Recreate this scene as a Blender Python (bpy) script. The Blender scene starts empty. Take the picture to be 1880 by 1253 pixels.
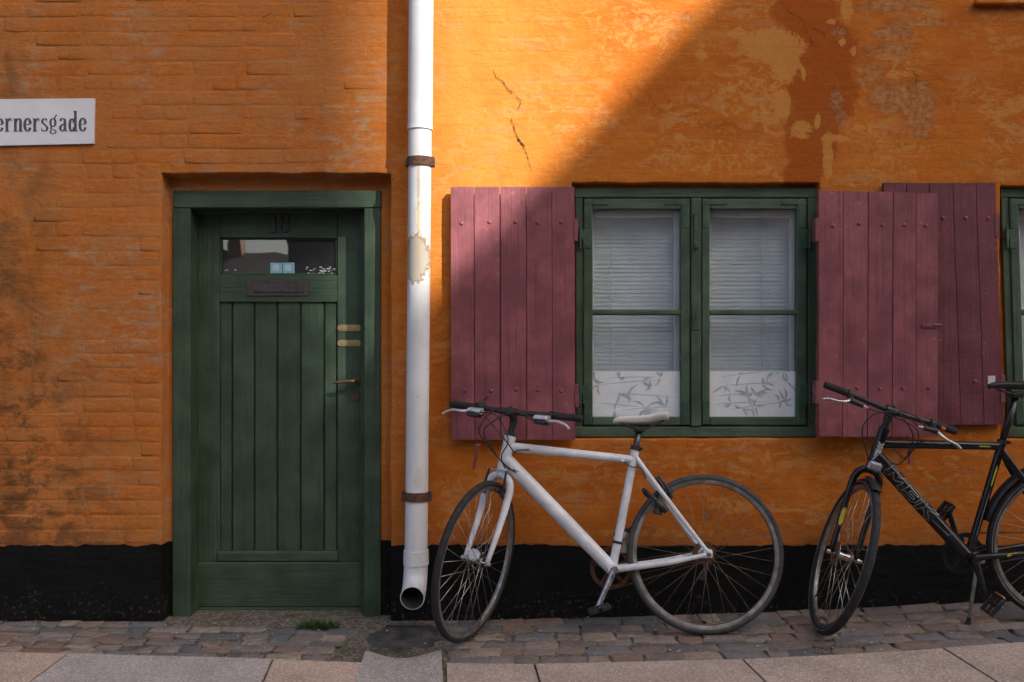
import bpy, math, random
import numpy as np
from mathutils import Vector, Matrix
random.seed(7); rng = np.random.default_rng(7)
sc = bpy.context.scene; COL = sc.collection
R = math.radians

# ------------------------------------------------------------------ camera, sky, sun, exposure
FPX = 1880*35/36; D = 4.57; ZC = 1.27625
cd = bpy.data.cameras.new('camera'); cam = bpy.data.objects.new('camera', cd); COL.objects.link(cam)
cam.location = (0, -D, ZC); cam.rotation_euler = (R(90), 0, 0)
cd.lens = 35; cd.sensor_width = 36; cd.clip_start = .05; cd.clip_end = 1000
sc.camera = cam
SA, SE = R(40), R(36)
SUN = Vector((math.sin(SA)*math.cos(SE), -math.cos(SA)*math.cos(SE), math.sin(SE)))
w = bpy.data.worlds.new('World'); sc.world = w; w.use_nodes = True
wn = w.node_tree.nodes; wl = w.node_tree.links
sky = wn.new('ShaderNodeTexSky'); sky.sky_type = 'NISHITA'; sky.sun_disc = False
sky.sun_elevation = SE; sky.sun_rotation = math.atan2(SUN.x, SUN.y)
sky.air_density = .85; sky.dust_density = 4.2; sky.ozone_density = .6
wl.new(sky.outputs[0], wn['Background'].inputs[0]); wn['Background'].inputs[1].default_value = .105
ld = bpy.data.lights.new('sun', 'SUN'); ld.energy = 4.4; ld.angle = R(.55); ld.color = (1, .95, .86)
sun = bpy.data.objects.new('sun', ld); COL.objects.link(sun)
sun.rotation_euler = (-SUN).to_track_quat('-Z', 'Y').to_euler(); sun.location = SUN*60
sc.view_settings.view_transform = 'Standard'; sc.view_settings.look = 'None'
sc.view_settings.exposure = 1.3; sc.view_settings.gamma = 1.0

# ------------------------------------------------------------------ photo pixels -> places
def P(px, py, y=0.0):                       # a point on the plane at depth y (wall face is y = 0)
    k = (D+y)/FPX
    return Vector(((px-940)*k, y, ZC-(py-626.5)*k))
GPX = [-600, 0, 700, 1000, 1240, 1460, 1700, 1880, 2100, 2600]
GPY = [1141, 1137, 1137, 1133, 1125, 1118, 1106, 1101, 1098, 1096]
def gx(x): return (1137-np.interp(940+np.asarray(x)*400, GPX, GPY))/400
def G(x, y): return gx(x)+.025*np.asarray(y)
CAMP = np.array([0, -D, ZC])
def ray(px, py): return np.array([(px-940)/FPX, 1, -(py-626.5)/FPX])
def ground(px, py):
    z = 0.
    for _ in range(30):
        r = ray(px, py); p = CAMP+(z-ZC)/r[2]*r; z = .5*z+.5*float(G(p[0], p[1]))
    return p
def proj(p):
    q = np.asarray(p)-CAMP
    return np.stack([940+FPX*q[..., 0]/q[..., 1], 626.5-FPX*q[..., 2]/q[..., 1]], -1)

# ------------------------------------------------------------------ noise
TAB = np.random.default_rng(3).random((256, 256))
def vnoise(x, z):
    xi = np.floor(x).astype(int); zi = np.floor(z).astype(int); fx = x-xi; fz = z-zi
    fx = fx*fx*(3-2*fx); fz = fz*fz*(3-2*fz)
    g = lambda i, j: TAB[(xi+i) % 256, (zi+j) % 256]
    return (g(0, 0)*(1-fx)+g(1, 0)*fx)*(1-fz)+(g(0, 1)*(1-fx)+g(1, 1)*fx)*fz
def fbm(x, z, o=4):
    s = 0; a = .5; 
    for k in range(o):
        s = s+a*vnoise(x*2**k+17.3*k, z*2**k+5.1*k); a *= .5
    return s
def surf(x, z):                              # unevenness of the old rendered wall (metres, + = into the wall)
    x = np.asarray(x, float); z = np.asarray(z, float)
    return (fbm(x*1.7+40, z*1.7+40, 3)-.44)*.016+(fbm(x*9+11, z*13+7, 3)-.44)*.0042

# ------------------------------------------------------------------ mesh helpers
def link(o, parent=None):
    COL.objects.link(o)
    if parent is not None: o.parent = parent
    return o
def empty(name, loc=(0, 0, 0)):
    o = bpy.data.objects.new(name, None); o.location = loc; o.empty_display_size = .1
    return link(o)
def tag(o, label=None, cat=None, group=None, kind=None):
    if label: o['label'] = label
    if cat: o['category'] = cat
    if group: o['group'] = group
    if kind: o['kind'] = kind
    return o
class MB:
    def __init__(s): s.v = []; s.f = []
    def add(s, v, f):
        b = len(s.v); s.v += [tuple(map(float, q)) for q in v]; s.f += [tuple(i+b for i in q) for q in f]; return s
    def box(s, x0, x1, y0, y1, z0, z1, c=.002, fn=None):
        v, f = cbox(x0, x1, y0, y1, z0, z1, c)
        if fn: v = [fn(q) for q in v]
        return s.add(v, f)
    def tube(s, pts, r, n=12, cap=True, sm=0):
        return s.add(*tubegeo(pts, r, n, cap, sm))
    def mesh(s, name):
        me = bpy.data.meshes.new(name); me.from_pydata(s.v, [], s.f); return me
    def build(s, name, m, parent=None, smooth=None, M=None):
        me = s.mesh(name)
        return put(name, me, m, parent, smooth, M)
def put(name, me, m=None, parent=None, smooth=None, M=None):
    if m is not None and not me.materials: me.materials.append(m)
    if smooth: me.shade_smooth() if smooth is True else shade(me, smooth)
    o = bpy.data.objects.new(name, me); link(o, parent)
    if M is not None: o.matrix_basis = M
    return o
def shade(me, ang):
    me.shade_smooth()
    try: me.set_sharp_from_angle(angle=R(ang))
    except Exception: pass
def cbox(x0, x1, y0, y1, z0, z1, c=.002):
    a = [(x0, x1), (y0, y1), (z0, z1)]; c = min([c]+[(q[1]-q[0])*.45 for q in a])
    v = []; idx = {}
    for cr in range(8):
        sg = [(cr >> k) & 1 for k in range(3)]
        for ax in range(3):
            q = []
            for k in range(3):
                t = a[k][sg[k]]
                if k != ax: t += c if sg[k] == 0 else -c
                q.append(t)
            idx[cr, ax] = len(v); v.append(q)
    f = []
    for ax in range(3):
        o = [k for k in range(3) if k != ax]
        for s in (0, 1):
            f.append([idx[(s << ax) | (i << o[0]) | (j << o[1]), ax] for i, j in ((0, 0), (1, 0), (1, 1), (0, 1))])
    for e in range(3):                       # edge along axis e
        o = [k for k in range(3) if k != e]
        for i in (0, 1):
            for j in (0, 1):
                b = (i << o[0]) | (j << o[1]); t = b | (1 << e)
                f.append([idx[b, o[0]], idx[b, o[1]], idx[t, o[1]], idx[t, o[0]]])
    for cr in range(8): f.append([idx[cr, 0], idx[cr, 1], idx[cr, 2]])
    va = np.array(v); ce = va.mean(0); out = []
    for q in f:
        p = va[q]; n = np.cross(p[1]-p[0], p[2]-p[0])
        out.append(q if n@(p.mean(0)-ce) > 0 else q[::-1])
    return v, out
def smoothpath(pts, k):
    p = [np.array(q, float) for q in pts]; p = [2*p[0]-p[1]]+p+[2*p[-1]-p[-2]]; o = []
    for i in range(1, len(p)-2):
        for j in range(k):
            t = j/k; a, b, c, d = p[i-1:i+3]
            o.append(.5*((2*b)+(c-a)*t+(2*a-5*b+4*c-d)*t*t+(3*b-a-3*c+d)*t**3))
    return o+[p[-2]]
def tubegeo(pts, r, n=12, cap=True, sm=0):
    pts = [np.array(q, float) for q in pts]
    rr = list(r) if hasattr(r, '__len__') else [r]*len(pts)
    if sm:
        rr = [float(q) for q in np.interp(np.linspace(0, len(pts)-1, (len(pts)-1)*sm+1), range(len(pts)), rr)]
        pts = smoothpath(pts, sm)
    v = []; f = []; m = len(pts); T = []
    for i in range(m):
        t = pts[min(i+1, m-1)]-pts[max(i-1, 0)]; T.append(t/(np.linalg.norm(t)+1e-12))
    u = np.cross(T[0], [0, 0, 1.]); 
    if np.linalg.norm(u) < .05: u = np.cross(T[0], [0, 1., 0])
    u /= np.linalg.norm(u)
    for i in range(m):
        u = u-T[i]*(u@T[i]); u /= np.linalg.norm(u); b = np.cross(T[i], u)
        for j in range(n):
            a = 2*math.pi*j/n; v.append(pts[i]+rr[i]*(math.cos(a)*u+math.sin(a)*b))
    for i in range(m-1):
        for j in range(n):
            k = (j+1) % n; f.append((i*n+j, i*n+k, (i+1)*n+k, (i+1)*n+j))
    if cap: f.append(tuple(range(n))[::-1]); f.append(tuple(range((m-1)*n, m*n)))
    return v, f
def ringgeo(prof, n=64, axis='y'):           # revolve a closed profile [(radius, offset)] about the y axis
    v = []; f = []; m = len(prof)
    for i in range(n):
        a = 2*math.pi*i/n; c, s = math.cos(a), math.sin(a)
        for r, h in prof: v.append((r*c, h, r*s))
    for i in range(n):
        k = (i+1) % n
        for j in range(m):
            l = (j+1) % m; f.append((i*m+j, i*m+l, k*m+l, k*m+j))
    return v, f
def disc(mb, c, r, y0, y1, n=24):            # a short cylinder along y
    return mb.tube([(c[0], y0, c[2]), (c[0], y1, c[2])], r, n)
def prism(poly, y0, y1):                     # polygon in xz extruded along y
    n = len(poly); v = [(x, y0, z) for x, z in poly]+[(x, y1, z) for x, z in poly]
    f = [tuple(range(n)), tuple(range(n, 2*n))[::-1]]+[(i, i+n, (i+1) % n+n, (i+1) % n) for i in range(n)]
    return v, f

# ------------------------------------------------------------------ materials
class NT:
    def __init__(s, name):
        s.m = bpy.data.materials.new(name); s.m.use_nodes = True; s.t = s.m.node_tree
        s.b = s.t.nodes['Principled BSDF']; s.out = s.t.nodes['Material Output']
    def n(s, typ, ins=None, **props):
        q = s.t.nodes.new('ShaderNode'+typ)
        for k, v in props.items(): setattr(q, k, v)
        for k, v in (ins or {}).items(): s.set(q.inputs[k], v)
        return q
    def set(s, sock, v):
        if isinstance(v, bpy.types.NodeSocket): s.t.links.new(v, sock)
        elif isinstance(v, bpy.types.Node): s.t.links.new(v.outputs[0], sock)
        elif isinstance(v, (tuple, list)) and len(v) == 3 and sock.type == 'RGBA': sock.default_value = (*v, 1)
        else: sock.default_value = v
    def pos(s, kind='world'):
        if kind == 'world': return s.n('NewGeometry').outputs['Position']
        return s.n('TexCoord').outputs['Object']
    def map(s, vec, scale): return s.n('Mapping', {'Vector': vec, 'Scale': scale}).outputs[0]
    def noise(s, vec, scale, detail=4, rough=.55, dist=0):
        return s.n('TexNoise', {'Vector': vec, 'Scale': scale, 'Detail': detail, 'Roughness': rough, 'Distortion': dist}).outputs[0]
    def math(s, op, a, b=0.0, clamp=False):
        return s.n('Math', {0: a, 1: b}, operation=op, use_clamp=clamp).outputs[0]
    def step(s, v, lo, hi, a=0.0, b=1.0):
        return s.n('MapRange', {0: v, 1: lo, 2: hi, 3: a, 4: b}, interpolation_type='SMOOTHSTEP').outputs[0]
    def mix(s, fac, a, b, mode='MIX'):
        q = s.n('Mix', data_type='RGBA', blend_type=mode)
        s.set(q.inputs[0], fac); s.set(q.inputs[6], a); s.set(q.inputs[7], b); return q.outputs[2]
    def bump(s, h, strength, dist, normal=None):
        q = s.n('Bump', {'Height': h, 'Strength': strength, 'Distance': dist})
        if normal is not None: s.set(q.inputs['Normal'], normal)
        return q.outputs[0]
    def fin(s, color=None, rough=.6, normal=None, **kw):
        if color is not None: s.set(s.b.inputs['Base Color'], color)
        s.set(s.b.inputs['Roughness'], rough)
        if normal is not None: s.set(s.b.inputs['Normal'], normal)
        for k, v in kw.items(): s.set(s.b.inputs[k.replace('_', ' ')], v)
        return s.m
def simple(name, col, rough=.5, metal=0, var=.25, scale=20, bump=0.0, space='obj', spec=.5):
    t = NT(name); p = t.pos(space); a = t.noise(p, scale, 5, .6)
    c = t.mix(t.step(a, .35, .7), tuple(q*(1-var) for q in col), tuple(min(1, q*(1+var*.6)) for q in col))
    if name == 'bike_white':
        c = t.mix(t.math('MULTIPLY', t.step(t.noise(t.map(p, (1, 1, 3)), 48, 6, .7, .5), .64, .68), .7), c, (.20, .19, .185))
        c = t.mix(t.math('MULTIPLY', t.step(t.noise(p, 11, 5, .7), .55, .72), .3), c, (.40, .37, .34))
    n = t.bump(t.noise(p, scale*6, 3), bump, .002) if bump else None
    return t.fin(c, t.step(t.noise(p, scale*.7, 4), .3, .7, max(0, rough-.12), min(1, rough+.12)), n, Metallic=metal, Specular_IOR_Level=spec)
def sep(t, p):
    q = t.n('SeparateXYZ', {0: p}); return q.outputs

def wall_material():
    t = NT('limewash'); p = t.pos(); X, Y, Z = sep(t, p)
    big = t.noise(p, 1.3, 3); mid = t.noise(p, 5, 6, .62); hor = t.noise(t.map(p, (1.6, 1, 7)), 2.6, 7, .66, .8)
    fine = t.noise(p, 38, 6, .65); grit = t.noise(p, 160, 3, .6)
    c = t.mix(t.step(big, .32, .68), (.41, .108, .0115), (.48, .140, .016))
    c = t.mix(t.math('MULTIPLY', t.step(hor, .42, .7), .5), c, (.35, .080, .009))
    c = t.mix(t.math('MULTIPLY', t.step(mid, .5, .68), .35), c, (.52, .185, .030))
    left = t.step(X, -.7, -.45, 1.0, 0.0)
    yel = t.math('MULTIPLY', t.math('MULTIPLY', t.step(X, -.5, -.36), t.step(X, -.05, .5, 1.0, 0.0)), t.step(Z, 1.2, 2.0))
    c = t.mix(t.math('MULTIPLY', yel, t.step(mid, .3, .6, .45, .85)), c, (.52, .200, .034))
    c = t.mix(t.math('MULTIPLY', t.math('MULTIPLY', t.step(t.noise(t.map(p, (1, 1, 2.5)), 30, 8, .75, .5), .48, .60), left), .5), c, (.46, .20, .075))
    # left of the downpipe: browner limewash worn off in dull greyish scraps
    c = t.mix(t.math('MULTIPLY', left, t.step(t.noise(t.map(p, (1, 1, 2.4)), 3.1, 5, .6), .38, .62, .15, .7)), c, (.39, .150, .046))
    ws = t.noise(t.map(p, (1, 1, 2.2)), 7.5, 8, .68, .4)
    clus = t.step(t.noise(p, 1.9, 3, .5), .42, .62)
    worn = t.math('MULTIPLY', t.math('MULTIPLY', t.step(ws, .50, .66), clus), t.math('ADD', t.math('MULTIPLY', left, .70), .08))
    c = t.mix(worn, c, (.36, .20, .115))
    ws2 = t.noise(t.map(p, (1.4, 1, 4)), 6, 8, .7, .6)
    c = t.mix(t.math('MULTIPLY', t.math('MULTIPLY', t.step(ws2, .53, .60), clus), t.math('ADD', t.math('MULTIPLY', left, .5), .08)), c, (.36, .25, .14))
    right = t.math('SUBTRACT', 1.0, left)
    f1 = t.noise(t.map(p, (1, 1, 1.9)), 10, 9, .74, .9); cl2 = t.step(t.noise(t.map(p, (1, 1, 1.6)), 2.3, 3, .5), .40, .62)
    c = t.mix(t.math('MULTIPLY', t.math('MULTIPLY', t.step(f1, .505, .55), t.math('ADD', t.math('MULTIPLY', cl2, .75), .12)), right), c, (.49, .205, .055))
    f2 = t.noise(t.map(p, (1, 1, 4.5)), 5, 9, .74, .6)
    c = t.mix(t.math('MULTIPLY', t.math('MULTIPLY', t.step(f2, .53, .59), .45), cl2), c, (.38, .18, .085))
    # soot and algae streaks at the far left
    sm = t.math('MULTIPLY', t.step(X, -2.45, -1.75, 1, 0), t.step(t.noise(t.map(p, (1.3, 1, .9)), 3.4, 7, .68, .5), .42, .66))
    c = t.mix(t.math('MULTIPLY', sm, .62), c, (.12, .066, .022))
    lowl = t.math('MULTIPLY', t.step(t.math('ADD', X, t.math('MULTIPLY', Z, .35)), -2.0, -1.35, 1, 0), t.step(t.noise(t.map(p, (1, 1, 1.6)), 5.5, 8, .72, .4), .46, .60))
    c = t.mix(t.math('MULTIPLY', lowl, .75), c, (.060, .038, .018))
    c = t.mix(t.math('MULTIPLY', t.math('MULTIPLY', t.step(t.noise(t.map(p, (1, 1, 3)), 22, 9, .78, .6), .55, .64), left), .4), c, (.17, .085, .035))
    # old coats, scaled patches and bare scraps on the right (areas painted on the wall grid, edges broken up by noise)
    edge = t.math('MULTIPLY', t.math('SUBTRACT', t.noise(p, 17, 9, .76, 1.2), .5), 2.1)
    edge2 = t.math('MULTIPLY', t.math('SUBTRACT', t.noise(t.map(p, (1, 1, 3.2)), 17, 9, .78, .9), .5), 3.0)
    def area(name, e, lo=.42, hi=.5):
        a = t.n('Attribute', attribute_name=name).outputs['Fac']
        return t.step(t.math('ADD', a, t.math('MULTIPLY', e, t.step(a, .02, .3))), lo, hi)
    c = t.mix(t.math('MULTIPLY', area('rust', t.math('MULTIPLY', edge, .5), .35, .6), .85), c, (.30, .066, .008))
    c = t.mix(t.math('MULTIPLY', area('ochre', edge, .40, .54), .82), c, (.50, .215, .048))
    g = area('grey', edge2, .42, .72)
    c = t.mix(t.math('MULTIPLY', g, .45), c, t.mix(t.step(fine, .38, .62), (.20, .10, .04), (.42, .26, .14)))
    c = t.mix(t.math('MULTIPLY', t.step(fine, .56, .72), .2), c, (.54, .24, .07))
    c = t.mix(t.math('MULTIPLY', t.step(grit, .62, .72), .25), c, (.22, .07, .015))
    # splash dirt just above the tarred base
    c = t.mix(t.math('MULTIPLY', t.step(t.math('ADD', Z, t.math('MULTIPLY', mid, .35)), .52, .64, 1, 0), .35), c, (.30, .10, .03))
    br = t.n('TexBrick', {'Vector': t.n('CombineXYZ', {0: t.math('ADD', X, t.math('MULTIPLY', mid, .05)), 1: t.math('ADD', Z, t.math('MULTIPLY', mid, .022))}).outputs[0], 'Scale': 1.0, 'Mortar Size': .010, 'Mortar Smooth': 1.0,
                          'Brick Width': .24, 'Row Height': .067, 'Color1': (1, 1, 1), 'Color2': (.8, .8, .8), 'Mortar': (0, 0, 0)}).outputs[0]
    h = t.math('ADD', t.math('MULTIPLY', hor, .55), t.math('ADD', t.math('MULTIPLY', fine, .48), t.math('MULTIPLY', mid, .7)))
    h = t.math('ADD', h, t.math('MULTIPLY', t.math('MULTIPLY', br, t.step(big, .4, .6)), .07)); h = t.math('ADD', h, t.math('MULTIPLY', g, -.15))
    h = t.math('ADD', h, t.math('MULTIPLY', grit, .14))
    return t.fin(c, .92, t.bump(h, .75, .011), Specular_IOR_Level=.15)
def tar_material():
    t = NT('tar'); p = t.pos(); a = t.noise(p, 6, 6, .65); b = t.noise(p, 45, 6, .7); X, Y, Z = sep(t, p)
    c = t.mix(t.step(a, .4, .7), (.0036, .0036, .0037), (.0068, .0066, .0064))
    low = t.step(t.math('ADD', Z, t.math('MULTIPLY', a, -.12)), -.01, .11, 1, 0)
    c = t.mix(t.math('MULTIPLY', t.step(b, .56, .66), t.math('ADD', t.math('MULTIPLY', low, .45), .02)), c, (.16, .125, .095))
    c = t.mix(t.math('MULTIPLY', t.step(t.noise(p, 13, 8, .7), .62, .66), .35), c, (.10, .045, .018))
    h = t.math('ADD', t.math('MULTIPLY', b, .5), t.math('MULTIPLY', t.noise(t.map(p, (1, 1, 5)), 5, 5), 1.0))
    return t.fin(c, .72, t.bump(h, .7, .01), Specular_IOR_Level=.16)
def wood(name, col, axis='z', wear=(.3, .2, .15), wearamt=.15, rough=.55, space='world', cross=0.0):
    t = NT(name); p = t.pos(space)
    rnd = t.n('ObjectInfo').outputs['Random']
    off = t.n('VectorMath', {0: p, 1: t.n('CombineXYZ', {0: t.math('MULTIPLY', rnd, 31.0), 1: rnd, 2: t.math('MULTIPLY', rnd, 17.0)}).outputs[0]}, operation='ADD').outputs[0]
    sc_ = (62, 62, 1.7) if axis == 'z' else (1.7, 62, 62)
    g = t.noise(t.map(off, sc_), 1.0, 6, .65, .9); g2 = t.noise(t.map(off, tuple(q*2.5 for q in sc_)), 1.0, 4, .6, .4)
    d = t.noise(off, 6, 6, .65); s = t.noise(off, 55, 5, .65)
    c = t.mix(t.step(d, .34, .66), tuple(q*.72 for q in col), tuple(q*1.22+.004 for q in col))
    c = t.mix(t.math('MULTIPLY', t.step(g, .52, .66), .55), c, tuple(q*.5 for q in col))
    c = t.mix(t.math('MULTIPLY', rnd, .22), c, tuple(q*.6 for q in col))
    wm = t.math('MULTIPLY', t.step(s, .60, .66), t.step(d, .5, .62))
    c = t.mix(t.math('MULTIPLY', wm, wearamt*3), c, wear)
    h = t.math('ADD', t.math('MULTIPLY', g, 1.0), t.math('ADD', t.math('MULTIPLY', g2, .5), t.math('MULTIPLY', s, .12)))
    if cross:
        h = t.math('ADD', h, t.math('MULTIPLY', t.step(t.noise(t.map(off, (3, 3, 60)), 1.0, 3, .5), .58, .66), -cross))
    return t.fin(c, t.step(d, .3, .7, rough-.1, rough+.12), t.bump(h, .7, .0042), Specular_IOR_Level=.35)
def cobble_material():
    t = NT('cobble_stone'); p = t.pos(); rnd = t.n('ObjectInfo').outputs['Random']
    cr = t.n('ValToRGB', {0: rnd}); e = cr.color_ramp
    cols = [(.245, .212, .190), (.28, .21, .165), (.195, .190, .186), (.26, .175, .135), (.22, .178, .152), (.34, .27, .21), (.135, .138, .144), (.28, .235, .205)]
    e.interpolation = 'CONSTANT'; e.elements[0].color = (*cols[0], 1); e.elements[0].position = 0; e.elements[1].position = 1/8; e.elements[1].color = (*cols[1], 1)
    for k in range(2, 8): q = e.elements.new(k/8); q.color = (*cols[k], 1)
    a = t.noise(p, 30, 7, .7, .4); b = t.noise(p, 140, 4, .65); d = t.noise(p, 9, 4)
    c = t.mix(t.step(a, .35, .68), t.mix(.45, cr.outputs[0], (.085, .070, .062)), cr.outputs[0])
    c = t.mix(t.math('MULTIPLY', t.step(b, .58, .72), .4), c, (.26, .215, .18))
    c = t.mix(t.math('MULTIPLY', t.step(d, .55, .7), .3), c, (.12, .075, .05))
    h = t.math('ADD', t.math('MULTIPLY', a, 1.2), t.math('MULTIPLY', b, .3))
    return t.fin(c, .8, t.bump(h, .9, .008), Specular_IOR_Level=.3)
def slab_material(name, col):
    t = NT(name); p = t.pos(); s = t.noise(p, 210, 3, .6); s2 = t.n('TexVoronoi', {'Vector': p, 'Scale': 170.0}).outputs['Color']
    d = t.noise(p, 4, 6, .62); rnd = t.n('ObjectInfo').outputs['Random']; v = sep(t, s2)[0]
    c = t.mix(t.step(d, .3, .7), tuple(q*.82 for q in col), tuple(q*1.12 for q in col))
    c = t.mix(t.math('MULTIPLY', t.step(v, .72, .9), .45), c, tuple(min(1, q*1.9) for q in col))
    c = t.mix(t.math('MULTIPLY', t.step(v, .28, .1), .5), c, tuple(q*.45 for q in col))
    c = t.mix(t.math('MULTIPLY', rnd, .2), c, tuple(q*.7 for q in col))
    c = t.mix(t.math('MULTIPLY', t.step(t.noise(p, 17, 7, .7), .58, .68), .25), c, tuple(q*.5 for q in col))
    return t.fin(c, .88, t.bump(t.math('ADD', s, t.math('MULTIPLY', d, .5)), .6, .003), Specular_IOR_Level=.25)
def soil_material():
    t = NT('joint_grit'); p = t.pos(); a = t.noise(p, 60, 6, .7); b = t.noise(p, 6, 5); c0 = t.noise(p, 190, 2)
    c = t.mix(t.step(a, .4, .65), (.09, .074, .058), (.25, .21, .17))
    c = t.mix(t.math('MULTIPLY', t.step(c0, .60, .68), .5), c, (.30, .27, .23))
    c = t.mix(t.math('MULTIPLY', t.step(b, .55, .68), .55), c, (.035, .055, .014))
    return t.fin(c, .95, t.bump(t.math('ADD', a, c0), .9, .006), Specular_IOR_Level=.1)
def glass_material(name='window_glass', k=1.5, tint=(.975, .985, .985), haze=.040, wave=.25):
    t = NT(name); t.t.nodes.remove(t.b); p = t.pos()
    nb = t.bump(t.noise(p, 3.5, 2), wave, .01)
    fc = t.n('LayerWeight', {'Blend': .5, 'Normal': nb}).outputs['Facing']; fr = t.math('ADD', t.math('MULTIPLY', t.math('POWER', fc, 5.0), .6), .042*k); gl = t.n('BsdfGlossy', {'Roughness': .015, 'Normal': nb, 'Color': (1, 1, 1)})
    tr = t.n('BsdfTransparent', {'Color': tint})
    mx = t.n('MixShader', {0: fr, 1: tr.outputs[0], 2: gl.outputs[0]})
    df = t.n('BsdfDiffuse', {'Color': (.75, .78, .80)}); dm = t.step(t.noise(p, 7, 6, .65), .3, .75, .02, haze*2)  # pale diffuse veil painting in the haze of reflections on the panes
    mx = t.n('MixShader', {0: dm, 1: mx.outputs[0], 2: df.outputs[0]})
    t.set(t.out.inputs['Surface'], mx.outputs[0]); return t.m
def pipe_material():
    t = NT('pipe_paint'); p = t.pos(); d = t.noise(p, 5, 6, .62); n = t.noise(p, 21, 8, .72, .9); st = t.noise(t.map(p, (30, 30, 1.4)), 1, 5, .6)
    c = t.mix(t.step(d, .35, .7), (.60, .60, .61), (.68, .68, .685))
    c = t.mix(t.math('MULTIPLY', t.step(st, .58, .72), .25), c, (.45, .41, .36))
    def spot(px, py, rx, rz, k):
        q = P(px, py, -.17)
        m = t.n('Mapping', {'Vector': p, 'Location': (-q.x/rx, 0, -q.z/rz), 'Scale': (1/rx, 0, 1/rz)}).outputs[0]
        l = t.n('VectorMath', {0: m}, operation='LENGTH').outputs[1]
        return t.math('ADD', l, t.math('MULTIPLY', t.math('SUBTRACT', n, .5), k))
    s1 = spot(764, 474, .058, .105, 1.5)
    c = t.mix(t.step(s1, 1.10, 1.0), c, (.30, .20, .11)); c = t.mix(t.step(s1, .95, .88), c, (.41, .37, .315))
    s2 = spot(772, 398, .028, .065, 1.6); c = t.mix(t.step(s2, 1.0, .96), c, (.42, .36, .28)); c = t.mix(t.step(s2, .93, .88), c, (.72, .66, .52))
    s3 = spot(768, 425, .010, .30, .9); c = t.mix(t.math('MULTIPLY', t.step(s3, 1.0, .2), .5), c, (.50, .33, .16))
    s4 = spot(768, 335, .012, .17, 1.2); c = t.mix(t.math('MULTIPLY', t.step(s4, 1.0, .2), .7), c, (.45, .30, .16))
    s5 = spot(768, 880, .03, .06, 1.6); c = t.mix(t.math('MULTIPLY', t.step(s5, .9, .4), .25), c, (.45, .30, .16))
    c = t.mix(t.math('MULTIPLY', t.step(t.noise(p, 70, 4, .6), .69, .72), .6), c, (.25, .22, .2))
    return t.fin(c, .42, t.bump(n, .12, .002), Specular_IOR_Level=.4)
def rust_material():
    t = NT('rust'); p = t.pos('obj'); a = t.noise(p, 55, 7, .7); 
    c = t.mix(t.step(a, .35, .65), (.045, .022, .015), (.13, .055, .03))
    return t.fin(c, .85, t.bump(a, .8, .004))
def frost_material():
    t = NT('frosted_film'); t.t.nodes.remove(t.b); p = t.pos()
    a = t.n('BsdfDiffuse', {'Color': (.93, .935, .94)}); b = t.n('BsdfTranslucent', {'Color': (.8, .82, .84)})
    m = t.n('MixShader', {0: .05, 1: a.outputs[0], 2: b.outputs[0]}); t.set(t.out.inputs['Surface'], m.outputs[0]); return t.m
def leaf_material(name, col):
    t = NT(name); p = t.pos('obj'); rnd = t.noise(p, 25, 2)
    return t.fin(t.mix(rnd, tuple(q*.6 for q in col), tuple(q*1.5 for q in col)), .6)
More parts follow.
